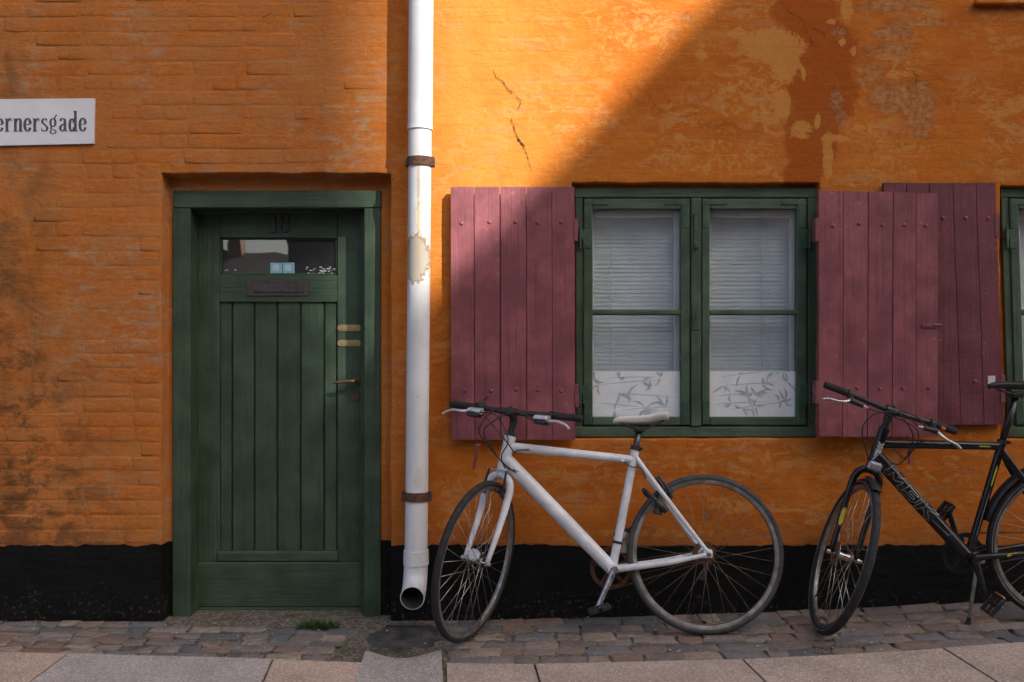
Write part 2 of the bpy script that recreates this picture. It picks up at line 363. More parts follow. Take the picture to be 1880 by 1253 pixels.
M = dict(
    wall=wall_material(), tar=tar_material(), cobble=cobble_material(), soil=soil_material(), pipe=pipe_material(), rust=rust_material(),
    green=wood('green_paint_upright', (.042, .071, .042), 'z', (.10, .12, .09), .12), green_h=wood('green_paint_level', (.042, .071, .042), 'x', (.10, .12, .09), .12),
    wgreen=wood('window_green_upright', (.055, .090, .054), 'z', (.14, .14, .10), .2), wgreen_h=wood('window_green_level', (.055, .090, .054), 'x', (.14, .14, .10), .2),
    red=wood('shutter_red', (.225, .065, .077), 'z', (.34, .20, .18), .2, .6), red2=wood('shutter_red_rough', (.140, .034, .046), 'z', (.28, .16, .15), .2, .62, cross=.16),
    redmetal=simple('shutter_iron', (.20, .058, .069), .55, 0, .3, 30, .3, 'world'),
    gmetal=simple('green_iron', (.036, .078, .046), .5, 0, .3, 30, .3, 'world'),
    slab_peach=slab_material('slab_peach', (.45, .345, .280)), slab_grey=slab_material('slab_grey', (.40, .365, .340)), slab_tan=slab_material('slab_tan', (.42, .342, .282)),
    channel=slab_material('slab_channel', (.36, .330, .305)), concrete=slab_material('threshold_concrete', (.21, .178, .145)),
    glass=glass_material(), dglass=glass_material('door_glass', 2.6, (.85, .87, .88), .004, .07), white=simple('white_gloss_paint', (.72, .72, .71), .45, 0, .06, 8, 0, 'world'),
    slat=simple('blind_slat', (.58, .65, .69), .5, 0, .05, 8, 0, 'world'), dark=simple('unlit_hall', (.02, .019, .018), .8), frost=frost_material(),  # blue tint in the slats stands in for sky mirrored by the panes
    print=simple('film_print', (.56, .59, .61), .6, 0, .25, 30), sign=simple('sign_board', (.66, .66, .68), .55, 0, .07, 6, .1, 'world'), ink=simple('sign_ink', (.07, .075, .10), .6, 0, .4, 60),
    brass=simple('brass', (.42, .30, .14), .4, .45, .12, 14), dbrass=simple('dark_brass', (.17, .115, .06), .38, .6, .2, 20), slotm=simple('letter_slot_iron', (.075, .060, .062), .5, .3, .3, 40, .3, 'world'),
    number=simple('number_iron', (.018, .016, .015), .45), sticker=simple('sticker_blue', (.22, .50, .62), .5, 0, .05), stickw=simple('sticker_white', (.62, .60, .62), .5, 0, .1),
    bitumen=simple('bitumen', (.055, .052, .050), .7, 0, .6, 14, .9, 'world'), crack=simple('crack_gap', (.045, .018, .006), .95), lead=simple('pipe_inside', (.05, .05, .055), .6),
    wframe=simple('bike_white', (.64, .645, .67), .3, 0, .16, 9), bframe=simple('bike_black', (.007, .008, .010), .28, 0, .3, 14), tyre=simple('tyre_rubber', (.014, .0145, .016), .75, 0, .35, 30, .3),
    tyreg=simple('tyre_grey', (.042, .044, .048), .72, 0, .3, 24, .2), alloy=simple('alloy', (.52, .52, .53), .34, 1, .25, 40), dalloy=simple('rim_dull', (.33, .32, .31), .45, .85, .3, 24),
    steel=simple('spoke_steel', (.50, .47, .42), .35, 1, .3, 30), rsteel=simple('spoke_rusty', (.22, .165, .12), .55, .7, .35, 50), plastic=simple('black_plastic', (.016, .016, .018), .5, 0, .3, 40), grip=simple('grip_rubber', (.014, .014, .015), .8, 0, .3, 90, .6),
    silver=simple('silver_plastic', (.52, .52, .55), .3, .5, .15, 40), seatw=simple('saddle_white', (.62, .59, .55), .55, 0, .14, 18, .1), seatb=simple('saddle_black', (.014, .014, .016), .5, 0, .3, 30),
    chain=simple('rusty_chain', (.13, .062, .036), .7, .5, .4, 60), yellow=simple('decal_yellow', (.42, .40, .03), .45), decal=simple('decal_silver', (.42, .42, .42), .4), redb=simple('red_plastic', (.45, .05, .015), .4), redl=simple('red_lens', (.25, .012, .012), .25),
    orange=simple('orange_reflector', (.70, .20, .02), .3), lens=simple('clear_reflector', (.30, .30, .31), .2, .4, .2, 60), rimtan=simple('tyre_sidewall_tan', (.20, .165, .14), .7, 0, .2, 30), post=simple('seatpost_grey', (.09, .095, .11), .35, .8, .2, 30),
    grass=leaf_material('grass_blade', (.040, .085, .016)), straw=simple('straw', (.30, .22, .11), .8), petal=simple('petal', (.62, .58, .56), .7), asphalt=simple('asphalt', (.05, .05, .052), .85, 0, .25, 30, .5, 'world'),
    brick_far=simple('far_brick', (.30, .155, .10), .85, 0, .2, 6, 0, 'world'), brick_dark=simple('far_dark_brick', (.075, .05, .045), .85, 0, .2, 6, 0, 'world'), roof=simple('roof_tile', (.085, .05, .042), .8, 0, .25, 9, .4, 'world'), far_ochre=simple('far_limewash', (.50, .23, .05), .9, 0, .15, 3, 0, 'world'),
    copper=simple('copper_green', (.16, .30, .24), .7, 0, .2, 3, 0, 'world'), farglass=simple('far_pane', (.03, .035, .04), .1, 0, .1))

# ------------------------------------------------------------------ the house: wall grid with door, window and upper window recesses
house = tag(empty('rendered_house'), 'ochre limewashed old house with green door, red shutters and tarred base', 'house')
def wx(px): return (px-940)*D/FPX
def wz(py): return ZC-(py-626.5)*D/FPX
ZPL = .338                                    # top of the tarred base
#        x0        x1        z0        z1       depth  (plaster recess)     then the opening cut through it
NICHE = [(wx(297), wx(717), -.3, wz(319), .090), (wx(1050), wx(1503), wz(806), wz(336), .055), (wx(1836), wx(2290), wz(806), wz(342), .055), (wx(1788), wx(2240), wz(10), wz(-520), .075)]
HOLE = [(wx(330), wx(690), -.3, wz(362)), (wx(1066), wx(1492), wz(794), wz(354)), (wx(1856), wx(2276), wz(794), wz(354)), (wx(1830), wx(2230), wz(-20), wz(-505))]
def lines(a, b, step, edges, far0, far1):
    L = list(np.arange(a, b, step))+list(np.linspace(far0, a, 26)[:-1])+list(np.linspace(b, far1, 26))
    L = [q for q in L if all(abs(q-e) > .009 for e in edges)]
    for e in edges: L += [e-.008, e-.0035, e-.001, e+.001, e+.0035, e+.008]
    return np.array(sorted(set(np.round(L, 5))))
ex = [q for n in NICHE+HOLE for q in n[:2]]; ez = [q for n in NICHE+HOLE for q in n[2:4] if q > 0]
XL = lines(-2.75, 2.75, .0135, ex, -7.5, 8.5); ZL = lines(-.12, 3.2, .0135, ez+[ZPL], -.2, 5.4)
def ramp(q, a, b):                            # 0 outside, 1 inside [a, b], rounded arris
    k = lambda d: np.interp(d, [-.0081, -.0036, -.0011, .0011, .0036], [0, .012, .05, .75, 1.0])
    return np.minimum(k(q-a), k(b-q))
XX, ZZ = np.meshgrid(XL, ZL, indexing='ij')
dep = surf(XX, ZZ)
for a in NICHE: dep = np.maximum(dep, dep+ramp(XX, a[0], a[1])*ramp(ZZ, a[2], a[3])*a[4])
for a in HOLE: dep = np.maximum(dep, ramp(XX, a[0], a[1])*ramp(ZZ, a[2], a[3])*.42)
wob = np.exp(-((ZZ-ZPL)/.03)**2)
VX = XX+(fbm(XX*7+3, ZZ*9+80, 4)-.46)*.013
VZ = ZZ+(fbm(XX*9+60, ZZ*7+20, 4)-.46)*.013+wob*(fbm(XX*22+9, ZZ*0+4, 4)-.46)*.022
def field(blobs, px, py):
    s = np.zeros_like(px)
    for cx, cy, rx, ry, *k in blobs: s = np.maximum(s, (k[0] if k else 1)*np.exp(-.69*(((px-cx)/rx)**2+((py-cy)/ry)**2)**1.5))
    return s
PX = 940+XX*FPX/D; PY = 626.5-(ZZ-ZC)*FPX/D
AR = dict(rust=field([(1480, 20, 60, 40), (1500, 90, 70, 60), (1510, 170, 62, 70), (1490, 250, 50, 70), (1475, 320, 35, 40), (1250, 180, 150, 60, .42), (1340, 240, 90, 50, .45), (1760, 180, 60, 60, .4), (1330, 860, 150, 40, .4)], PX, PY),
          ochre=field([(1415, 85, 55, 30), (1440, 110, 26, 42), (1355, 60, 18, 10, .9), (1437, 190, 14, 28), (1520, 290, 9, 40), (1535, 255, 25, 7), (1555, 20, 10, 24), (1526, 40, 8, 5), (1546, 78, 6, 6), (1567, 95, 5, 9), (1500, 222, 5, 14), (1475, 136, 4, 12), (1575, 235, 8, 7), (1470, 240, 25, 18, .7), (1380, 180, 90, 50, .46), (1300, 290, 150, 60, .42), (1640, 290, 90, 50, .44), (1600, 250, 60, 40, .42), (1290, 95, 14, 18, .7), (900, 230, 160, 60, .36), (1150, 60, 160, 80, .36), (1360, 930, 60, 14, .6), (1200, 980, 200, 10, .55)], PX, PY),
          grey=field([(1640, 12, 80, 14, .8), (1690, 42, 60, 8), (1640, 62, 40, 14), (1630, 92, 55, 12, .8), (1640, 180, 45, 30), (1690, 200, 30, 55), (1535, 185, 14, 24), (1545, 215, 10, 14), (1540, 60, 14, 12, .9), (1600, 140, 30, 25, .7), (1262, 30, 12, 8, .8), (1366, 978, 10, 10, 1), (1420, 985, 24, 12, .9), (1300, 950, 10, 14, .8), (1398, 890, 14, 7, .8), (1250, 980, 12, 8, .8), (940, 1000, 60, 6, .6), (735, 1075, 10, 30, .7)], PX, PY))
nx, nz = XX.shape
def gridmesh(name, j0, j1, off, m, parent):
    ids = np.arange(nx*(j1-j0)).reshape(nx, j1-j0)
    co = np.stack([VX[:, j0:j1], dep[:, j0:j1]+off, VZ[:, j0:j1]], -1).reshape(-1, 3)
    q = np.stack([ids[:-1, :-1], ids[1:, :-1], ids[1:, 1:], ids[:-1, 1:]], -1).reshape(-1, 4)
    me = bpy.data.meshes.new(name); me.vertices.add(len(co)); me.vertices.foreach_set('co', co.astype(np.float32).ravel())
    me.loops.add(q.size); me.loops.foreach_set('vertex_index', q.astype(np.int32).ravel())
    me.polygons.add(len(q)); me.polygons.foreach_set('loop_start', np.arange(0, q.size, 4, dtype=np.int32))
    me.update(calc_edges=True)
    if j0 > 0:
        for k, a in AR.items():
            at = me.attributes.new(k, 'FLOAT', 'POINT'); at.data.foreach_set('value', a[:, j0:j1].astype(np.float32).ravel())
    return put(name, me, m, parent, True)
jp = int(np.searchsorted(ZL, ZPL))
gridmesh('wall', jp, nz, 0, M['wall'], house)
gridmesh('plinth', 0, jp+1, -.0035, M['tar'], house)
# sides and back of the house body, and its roof, all outside the picture
b = MB(); b.box(-7.5, 8.5, .45, 8.5, -.2, 5.38, .01); b.build('body', M['far_ochre'], house)
b = MB(); b.add([(-7.8, -.35, 5.25), (8.8, -.35, 5.25), (8.8, 4.5, 9.6), (-7.8, 4.5, 9.6), (-7.8, 9.2, 5.25), (8.8, 9.2, 5.25)], [(0, 1, 2, 3), (3, 2, 5, 4), (0, 3, 4), (1, 5, 2), (0, 4, 5, 1)]); b.build('roof', M['roof'], house)

# bricks showing through the limewash left of the downpipe and over the door
def lump(nx_=3, seed=0, soft=.16):
    g = np.random.default_rng(seed); ring = []
    base = [(-1, -1), (-.33, -1.0), (.33, -1.0), (1, -1), (1.0, 0), (1, 1), (.33, 1.0), (-.33, 1.0), (-1, 1), (-1.0, 0)]
    v = []; f = []
    for k, (sx, sz, y) in enumerate([(.5, .5, .0022), (.488, .455, -.0004), (.45, .33, -.0016)]):
        for i, (x, z) in enumerate(base):
            cx = 1 if abs(x*z) < .9 else .985
            v.append((x*sx*cx+g.uniform(-.010, .010)*(k > 0), y+g.uniform(-.0006, .0006)*(k > 0), z*sz*(1 if cx == 1 else .93)+g.uniform(-.045, .045)*(k > 0)))
    for k in range(2):
        for i in range(10): j = (i+1) % 10; f.append((k*10+i, k*10+j, (k+1)*10+j, (k+1)*10+i))
    f.append(tuple(range(20, 30)))
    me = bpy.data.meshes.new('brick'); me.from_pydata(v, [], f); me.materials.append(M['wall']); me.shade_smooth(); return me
LUMPS = [lump(seed=k) for k in range(8)]
row = 0; z = ZPL+.012
while z < 2.98:
    x = -2.62+(.06 if row % 2 else -.06)+random.uniform(-.015, .015); hd = row % 2
    while x < wx(735):
        L = (.108 if (hd and random.random() < .6) else .228)*random.uniform(.93, 1.06)
        x1 = x+L; cx = (x+x1)/2; cz = z+.0275+random.uniform(-.003, .003); hide = random.random()
        ok = x1 < wx(292) or cz > wz(300)
        if x < wx(290) < x1 and cz < wz(300): x1 = wx(293); cx = (x+x1)/2; ok = x1-x > .05
        if cz > wz(300) and x1 > wx(735): ok = False
        onsign = wz(280) < cz < wz(170) and x < wx(185)
        if ok and not onsign and hide > .05:
            o = bpy.data.objects.new('brick', random.choice(LUMPS)); link(o, house)
            o.location = (cx, float(surf(cx, cz))+.0002+random.uniform(0, .0004), cz); o.scale = (x1-x, random.uniform(.3, .62)*(.6 if cz > 1.3 else 1.0), .063)
            o.rotation_euler = (random.uniform(-.012, .012), random.uniform(-.008, .008), random.uniform(-.006, .006))
        x = x1+.012
    z += .0672; row += 1

# cracks in the render
def crack(pts, wid):
    b = MB(); pts = [P(*q) for q in pts]; n = []
    for i in range(len(pts)-1):
        for k in range(4): n.append(pts[i].lerp(pts[i+1], k/4))
    n.append(pts[-1]); v = []; f = []
    for i, q in enumerate(n):
        j = Vector((random.uniform(-.004, .004), 0, random.uniform(-.004, .004))); q = q+j
        t = (n[min(i+1, len(n)-1)]-n[max(i-1, 0)]).normalized(); s = Vector((t.z, 0, -t.x)); h = wid*random.uniform(.25, 1.0)*(.3 if i in (0, len(n)-1) else 1)
        y = float(surf(q.x, q.z))-.0016
        v += [(q.x+s.x*h, y, q.z+s.z*h), (q.x-s.x*h, y, q.z-s.z*h)]
    for i in range(len(n)-1): f.append((2*i, 2*i+1, 2*i+3, 2*i+2))
    b.add(v, f); b.build('crack', M['crack'], house)
crack([(907, 128), (910, 142), (922, 149), (934, 165), (946, 175), (956, 187), (951, 202)], .0022)
crack([(938, 215), (943, 232), (950, 250), (962, 272), (970, 290), (975, 318)], .0022)
crack([(950, 252), (958, 264), (964, 270)], .005)
crack([(1434, 0), (1448, 20), (1474, 38), (1480, 60), (1498, 88)], .0016)
crack([(1490, 50), (1506, 58), (1514, 66)], .002)
crack([(1668, 124), (1682, 140), (1682, 165)], .0014)
crack([(480, 34), (492, 28), (500, 24)], .0015)
crack([(1263, 803), (1262, 822)], .0012)

# ------------------------------------------------------------------ door
YF = .075; YD = .205                          # front of the frame, front of the door leaf
def pb(mb, px0, px1, py0, py1, y0, y1, c=.002, fn=None):          # a chamfered bar given by its photo outline at its front face
    a = P(px0, py1, y0); e = P(px1, py0, y0); return mb.box(a.x, e.x, y0, y1, a.z, e.z, c, fn)
fr = pb(MB(), 316, 349, 382.5, 1142, YF, YF+.19, .004); fr = pb(fr, 668, 699, 382.5, 1137, YF, YF+.19, .004)
fr = fr.build('door_frame', M['green'], house)
pb(MB(), 317, 700, 350, 382, YF-.002, YF+.19, .004).build('head', M['green_h'], fr)
pb(MB(), 345, 360, 384, 1135, YF+.085, YF+.16, .003).build('stop', M['green'], fr); pb(MB(), 662, 672, 384, 1135, YF+.085, YF+.16, .003).build('stop', M['green'], fr)
pb(MB(), 348, 672, 379, 391, YF+.085, YF+.16, .003).build('stop', M['green_h'], fr)
b = pb(MB(), 357, 403, 386, 1032, YD, YD+.045, .002); b = pb(b, 619.5, 665.5, 386, 1032, YD, YD+.045, .002)
door = b.build('door', M['green'], house)
pb(MB(), 403.4, 619, 386, 437, YD+.001, YD+.045, .002).build('rail', M['green_h'], door); pb(MB(), 403.4, 619, 505, 555, YD+.001, YD+.045, .003).build('rail', M['green_h'], door)
pb(MB(), 355.5, 665.5, 1033, 1116, YD-.012, YD+.04, .006).build('kick_board', M['green_h'], door)
pb(MB(), 355.5, 665.5, 1116.5, 1126, YD-.022, YD+.04, .004).build('drip_edge', M['green_h'], door)
pb(MB(), 397, 622, 1013, 1032, YD-.008, YD+.03, .006).build('rail', M['green_h'], door)
ed = [403, 426, 467, 509, 552, 595, 619.5]
for i in range(6):
    pb(MB(), ed[i]+1.3, ed[i+1]-1.3, 553, 1014, YD+.014+random.uniform(-.001, .001), YD+.035, .0035).build('plank', M['green'], door)
pb(MB(), 403, 620, 550, 1016, YD+.030, YD+.041, .001).build('backing', M['green'], door)
pb(MB(), 404, 619, 437, 505, YD+.024, YD+.028, .001).build('pane', M['dglass'], door)
b = pb(MB(), 404, 407, 438, 504, YD+.012, YD+.023, .002); b = pb(b, 616, 619, 438, 504, YD+.012, YD+.023, .002); b = pb(b, 407, 616, 437.5, 440, YD+.012, YD+.023, .002); b = pb(b, 407, 616, 502, 505, YD+.012, YD+.023, .002); b.build('glazing_bead', M['green'], door)
pb(MB(), 380, 640, 425, 520, YD+.12, YD+.13, .001).build('dark_hall_panel', M['dark'], door)  # flat dark panel standing in for the unlit hall behind the pane
b = pb(MB(), 453, 568, 516, 544, YD-.004, YD+.002, .002); b = pb(b, 464, 558, 523, 537, YD-.009, YD-.004, .003)
for q in ((457, 520), (564, 520), (457, 540), (564, 540)): a = P(*q, YD-.006); b.tube([a, a+Vector((0, .004, 0))], .003, 8)
b.build('letter_slot', M['slotm'], door)
for y in (596.5, 624.5):
    a = P(620, y+11.5, YD); e = P(662, y, YD); c = .008
    b = MB(); b.add(*prism([(a.x+c, a.z), (e.x-c, a.z), (e.x, a.z+c), (e.x, e.z-c), (e.x-c, e.z), (a.x+c, e.z), (a.x, e.z-c), (a.x, a.z+c)], YD-.004, YD)); b.box(a.x+.014, e.x-.014, YD-.006, YD-.003, a.z+.006, e.z-.006, .002)
    b.build('name_plate', M['brass'], door, 40)
b = MB(); a = P(655, 700, YD); b.tube([a, a+Vector((0, -.008, 0))], .017, 16); b.tube([a, a+Vector((0, -.045, 0)), a+Vector((-.012, -.056, .001)), a+Vector((-.05, -.057, .0)), a+Vector((-.105, -.052, -.006))], [.009, .009, .0095, .0085, .006], 10, True, 4); b.build('handle', M['dbrass'], door, 50)
b = MB(); a = P(653.5, 730, YD); b.tube([a, a+Vector((0, -.010, 0))], .0175, 18); b.tube([a+Vector((0, -.01, 0)), a+Vector((0, -.014, 0))], .009, 14); b.box(a.x-.0015, a.x+.0015, a.y-.0155, a.y-.013, a.z-.006, a.z+.006, .0005); b.build('lock', M['dbrass'], door, 40)
for x0, t in ((496.5, 0), (519.5, .03)):
    a = P(x0, 503, YD+.0225); s = .0565
    pts = [(0, 0), (s, 0), (s, s*.93), (0, s*.95)]; ro = lambda q: (a.x+q[0]*math.cos(t)-q[1]*math.sin(t), a.z+q[0]*math.sin(t)+q[1]*math.cos(t))
    st = MB().add(*prism([ro(q) for q in pts], YD+.0225, YD+.0235)).build('sticker', M['sticker'], door)
    m = MB().add(*prism([ro(q) for q in ((.012, .018), (.022, .014), (.022, .044), (.012, .040))], YD+.0215, YD+.0222)); m.add(*prism([ro(q) for q in ((.024, .013), (.040, .013), (.042, .040), (.030, .045), (.024, .044))], YD+.0215, YD+.0222)); m.build('sticker_mark', M['stickw'], door)
b = MB()                                       # unreadable white lettering scraped off the glass corners
for k in range(34):
    px = random.uniform(561, 612); py = random.choice([491, 494, 497, 498.5, 502]); a = P(px, py, YD+.0228); l = random.uniform(.006, .016)
    b.box(a.x, a.x+l, YD+.0228, YD+.0234, a.z-.002, a.z+.0025, .0003)
for k in range(9):
    a = P(random.uniform(409, 432), random.choice([495, 497]), YD+.0228); b.box(a.x, a.x+.007, YD+.0228, YD+.0234, a.z-.0015, a.z+.0015, .0003)
b.build('worn_lettering', M['stickw'], door)

# ------------------------------------------------------------------ stroke lettering (flat print, own letter shapes)
def arc(cx, cz, rx, rz, a0, a1, n=14): return [(cx+rx*math.cos(R(a0+(a1-a0)*i/n)), cz+rz*math.sin(R(a0+(a1-a0)*i/n))) for i in range(n+1)]
TH, TN = .19, .075
def var(pts, w0=TN, w1=TH): # thick where the stroke runs upright, thin where level
    o = []
    for i, q in enumerate(pts):
        a = pts[max(i-1, 0)]; c = pts[min(i+1, len(pts)-1)]; dx, dz = c[0]-a[0], c[1]-a[1]; l = math.hypot(dx, dz)+1e-9
        o.append((q[0], q[1], w0+(w1-w0)*(abs(dz)/l)**1.6))
    return o
def st(x, z0, z1, w=TH): return [(x, z0, w), (x, z1, w)]
def sf(x0, x1, z): return [(x0, z, .075), (x1, z, .075)]
GL = {
 'e': (.60, [var(arc(.28, .5, .20, .47, 8, 335)), [(.10, .53, .07), (.47, .53, .07)]]),
 'r': (.58, [st(.17, 0, .95), sf(.02, .34, .035), sf(.03, .17, .94), var([(.2, .72), (.28, .9), (.38, .97), (.45, .95)]), [(.40, .86, .14), (.50, .86, .14)]]),
 'n': (.72, [st(.17, 0, .95), sf(.02, .33, .035), sf(.03, .17, .94), var([(.2, .74), (.3, .92), (.4, .965), (.49, .90), (.52, .75)]), st(.52, 0, .78), sf(.38, .68, .035)]),
 's': (.56, [var(arc(.26, .73, .16, .22, 35, 200, 10)+[(.2, .58), (.34, .42)]+arc(.25, .25, .19, .22, 30, -145, 10), .07, .17), [(.40, .74, .05), (.40, .95, .05)], [(.06, .04, .05), (.06, .3, .05)]]),
 'g': (.66, [var(arc(.27, .66, .17, .30, 0, 360, 20), .06, .16), var([(.17, .36), (.12, .22), (.2, .14), (.40, .10), (.47, .0), (.42, -.12), (.27, -.17), (.12, -.12), (.09, .0), (.15, .1)], .06, .13), var([(.38, .92), (.42, 1.12), (.50, 1.22), (.56, 1.18)], .06, .1)]),
 'a': (.66, [st(.43, .08, .75), var([(.12, .78), (.16, .92), (.28, .97), (.40, .90), (.43, .74)]), var([(.42, .56), (.24, .50), (.12, .36), (.11, .18), (.2, .04), (.32, .06), (.42, .2)]), [(.43, .09, .09), (.5, .03, .09), (.62, .05, .06)]]),
 'd': (.70, [var(arc(.25, .47, .16, .46, 20, 340, 18)), st(.48, 0, 1.52), sf(.34, .50, 1.50), sf(.46, .66, .035)]),
 'G': (.92, [var(arc(.42, .75, .31, .72, 40, 325, 20), .08, .22), st(.70, .05, .62, .18), sf(.50, .86, .62), [(.68, 1.1, .06), (.68, 1.47, .06)]]),
 '1': (.52, [st(.2, 0, 1.45, .17), sf(.04, .36, .035), [(.05, 1.2, .07), (.2, 1.42, .07)]]),
 '8': (.74, [var(arc(.38, 1.08, .24, .33, 0, 360, 20), .09, .13), var(arc(.38, .38, .28, .37, 0, 360, 20), .09, .14)]),
}
def write(mb, text, org, ex_, ez_, en, size, lift=.00015, sx=1.0):
    org, ex_, ez_, en = map(Vector, (org, ex_, ez_, en)); x = 0; k = 0
    for ch in text:
        wd, strokes = GL[ch]
        for s in strokes:
            v = []; f = []
            for i, (a, c, wdt) in enumerate(s):
                p0 = s[max(i-1, 0)]; p1 = s[min(i+1, len(s)-1)]; t = Vector((p1[0]-p0[0], p1[1]-p0[1])).normalized(); nn = Vector((-t.y, t.x))*wdt/2
                for sg in (1, -1):
                    q = org+ex_*((x+(a+nn.x*sg)*sx)*size)+ez_*((c+nn.y*sg)*size)+en*(lift*(k % 4)); v.append(q)
            for i in range(len(s)-1): f.append((2*i, 2*i+1, 2*i+3, 2*i+2))
            mb.add(v, f); k += 1
        x += wd*sx
    return x*size
# street sign: white board with slab-serif street name, left end beyond the picture edge
q = [P(-62, 183, -.012), P(-62, 269, -.012), P(172, 264, -.012), P(173.5, 181, -.012)]
sg = MB().add(*prism([(v.x, v.z) for v in q], -.013, .004)).build('street_sign', M['sign'])
tag(sg, 'white street name board with dark serif lettering on the wall left of the door', 'sign')
b = MB(); wtot = write(MB(), 'ernersgade', (0, 0, 0), (1, 0, 0), (0, 0, 1), (0, -1, 0), .062)
sxk = (P(160, 0).x-P(-8, 0).x)/wtot; o0 = P(-8, 242.5, -.0135); gw = GL['G'][0]*.062*sxk
write(b, 'Gernersgade', o0-Vector((gw, 0, 0)), Vector((1, 0, .004)), (0, 0, 1), (0, -1, 0), .062, .00015, sxk); b.build('lettering', M['ink'], sg)
b = MB(); a = P(497, 426.5, YD-.003); write(b, '18', a, (1, 0, 0), (0, 0, 1), (0, -1, 0), .060, .0002, 1.2)
nb = b.build('house_number', M['number'], door); md = nb.modifiers.new('thick', 'SOLIDIFY'); md.thickness = .008; md.offset = 0

# ------------------------------------------------------------------ windows, blinds, shutters
def shearfn(k, px0, py0):
    a = P(px0, py0)
    return (lambda q: (q[0]-(q[2]-a.z)*k, q[1], q[2])) if k else None
LEAFRNG = np.random.default_rng(21)
def make_window(dx, k, label):
    fn = shearfn(k, 1060+dx, 345); yo, ys = .034, .026
    W = lambda mb, x0, x1, z0, z1, y0, y1, c=.003: pb(mb, x0+dx, x1+dx, z0, z1, y0, y1, c, fn)
    b = W(MB(), 1057, 1070, 363.5, 785, yo, .13); b = W(b, 1483, 1501, 363.5, 785, yo, .13); b = W(b, 1269, 1287.5, 363.5, 783, ys-.006, .12)
    win = b.build('window', M['wgreen'], house); win['label'] = label
    W(MB(), 1055, 1503, 345, 363, yo-.001, .13).build('frame_rail', M['wgreen_h'], win); W(MB(), 1055, 1503, 784, 803, yo-.006, .13).build('frame_rail', M['wgreen_h'], win)
    for (s0, s1, g0, g1) in ((1071.5, 1267, 1088, 1250), (1289, 1481, 1303, 1463)):
        W(MB(), s0, g0, 365, 781, ys, ys+.045).build('sash_stile', M['wgreen'], win); W(MB(), g1, s1, 365, 781, ys, ys+.045).build('sash_stile', M['wgreen'], win)
        W(MB(), g0+.4, g1-.4, 365, 384, ys+.001, ys+.045).build('sash_rail', M['wgreen_h'], win); W(MB(), g0+.4, g1-.4, 766, 781, ys+.001, ys+.045).build('sash_rail', M['wgreen_h'], win)
        W(MB(), g0-2, g1+2, 568.5, 579, ys+.004, ys+.04, .006).build('glazing_bar', M['wgreen_h'], win)
        for ca, cb, cc in ((s0+1.5, s0+14, s0+46), (s1-14, s1-1.5, s1-46)):
            W(W(MB(), ca, cb, 369, 419, ys-.003, ys+.001, .001), min(ca, cc), max(cb, cc), 367, 376, ys-.004, ys+.001, .001).build('corner_iron', M['gmetal'], win); W(MB(), ca, cb, 735, 779, ys-.003, ys+.001, .001).build('corner_iron', M['gmetal'], win)
        W(MB(), g0-3, g1+3, 382, 571, ys+.022, ys+.025, .0005).build('pane', M['glass'], win)
        W(MB(), g0-3, g1+3, 577, 768, ys+.022, ys+.025, .0005).build('pane', M['glass'], win)
        yfm = ys+.0275
        W(MB(), g0-3, g1+3, 682, 768, yfm, yfm+.0008, .0002).build('frosted_film', M['frost'], win)
        b = MB(); a = P(g0+dx, 766, yfm); e = P(g1+dx, 684, yfm); ww, hh = e.x-a.x, e.z-a.z; kk = 0
        def leaf(cx, cz, L, wd, ang, bend):
            nonlocal kk
            v = []; f = []; n = 7; c, s = math.cos(ang), math.sin(ang)
            for i in range(n+1):
                t = i/n; x = t*L; zc_ = bend*math.sin(math.pi*t)*L; h = wd*math.sin(math.pi*min(1, t**.8))
                for sg_ in (1, -1):
                    xx = x; zz = zc_+sg_*h; X_ = cx+xx*c-zz*s; Z_ = cz+xx*s+zz*c
                    v.append((min(max(X_, a.x), e.x), yfm-.0004-.00012*(kk % 9), min(max(Z_, a.z), e.z)))
            for i in range(n): f.append((2*i, 2*i+1, 2*i+3, 2*i+2))
            if fn: v = [fn(q_) for q_ in v]
            b.add(v, f); kk += 1
        for r_ in range(5):
            z0 = a.z+hh*(.12+.19*r_)+LEAFRNG.uniform(-.01, .01); x0 = a.x+LEAFRNG.uniform(0, .2)*(r_ != 1); sl = LEAFRNG.uniform(-.16, .16)
            leaf(x0, z0, LEAFRNG.uniform(.26, .42), .0022, sl, .01)
            for j in range(3):
                t = LEAFRNG.uniform(.0, .95); cx, cz = a.x+ww*t, z0+(a.x+ww*t-x0)*sl
                for l in range(3): leaf(cx, cz, LEAFRNG.uniform(.03, .075), .0056, LEAFRNG.uniform(0, 6.28), LEAFRNG.uniform(-.2, .2))
        b.build('bamboo_print', M['print'], win)
        # white inner window, and a venetian blind behind it
        b = W(MB(), g0-22, g0+1.5, 376, 772, .105, .135, .003); b = W(b, g1-12, g1+14, 376, 772, .105, .135, .003); b = W(b, g0+2, g1-12.5, 376, 399, .106, .135, .003); b = W(b, g0+2, g1-12.5, 764, 784, .106, .135, .003); b.build('inner_frame', M['white'], win)
    b = W(MB(), 1040, 1510, 330, 800, .395, .41, .002); b.build('room_lining', M['slat'], win)
    # hinges, bolt and latch
    for z0 in (432, 718):
        for x0, x1, xk in ((1060, 1083, 1065), (1470, 1492, 1487)):
            b = W(MB(), x0, x1, z0-10, z0+6, ys-.004, ys+.001, .001); b = W(b, x1-13 if xk < 1200 else x0, x1 if xk < 1200 else x0+13, z0+4, z0+24, ys-.0035, ys+.001, .001)
            c0 = P(xk+dx, z0-14, ys-.006); c1 = P(xk+dx, z0+24, ys-.006)
            if fn: c0, c1 = Vector(fn(c0)), Vector(fn(c1))
            b.tube([c0, c1], .007, 8); b.build('hinge', M['gmetal'], win)
    b = W(MB(), 1274, 1282, 392, 450, ys-.016, ys-.005, .003); b = W(b, 1275, 1284, 445, 456, ys-.022, ys-.010, .003); b.build('window_bolt', M['gmetal'], win)
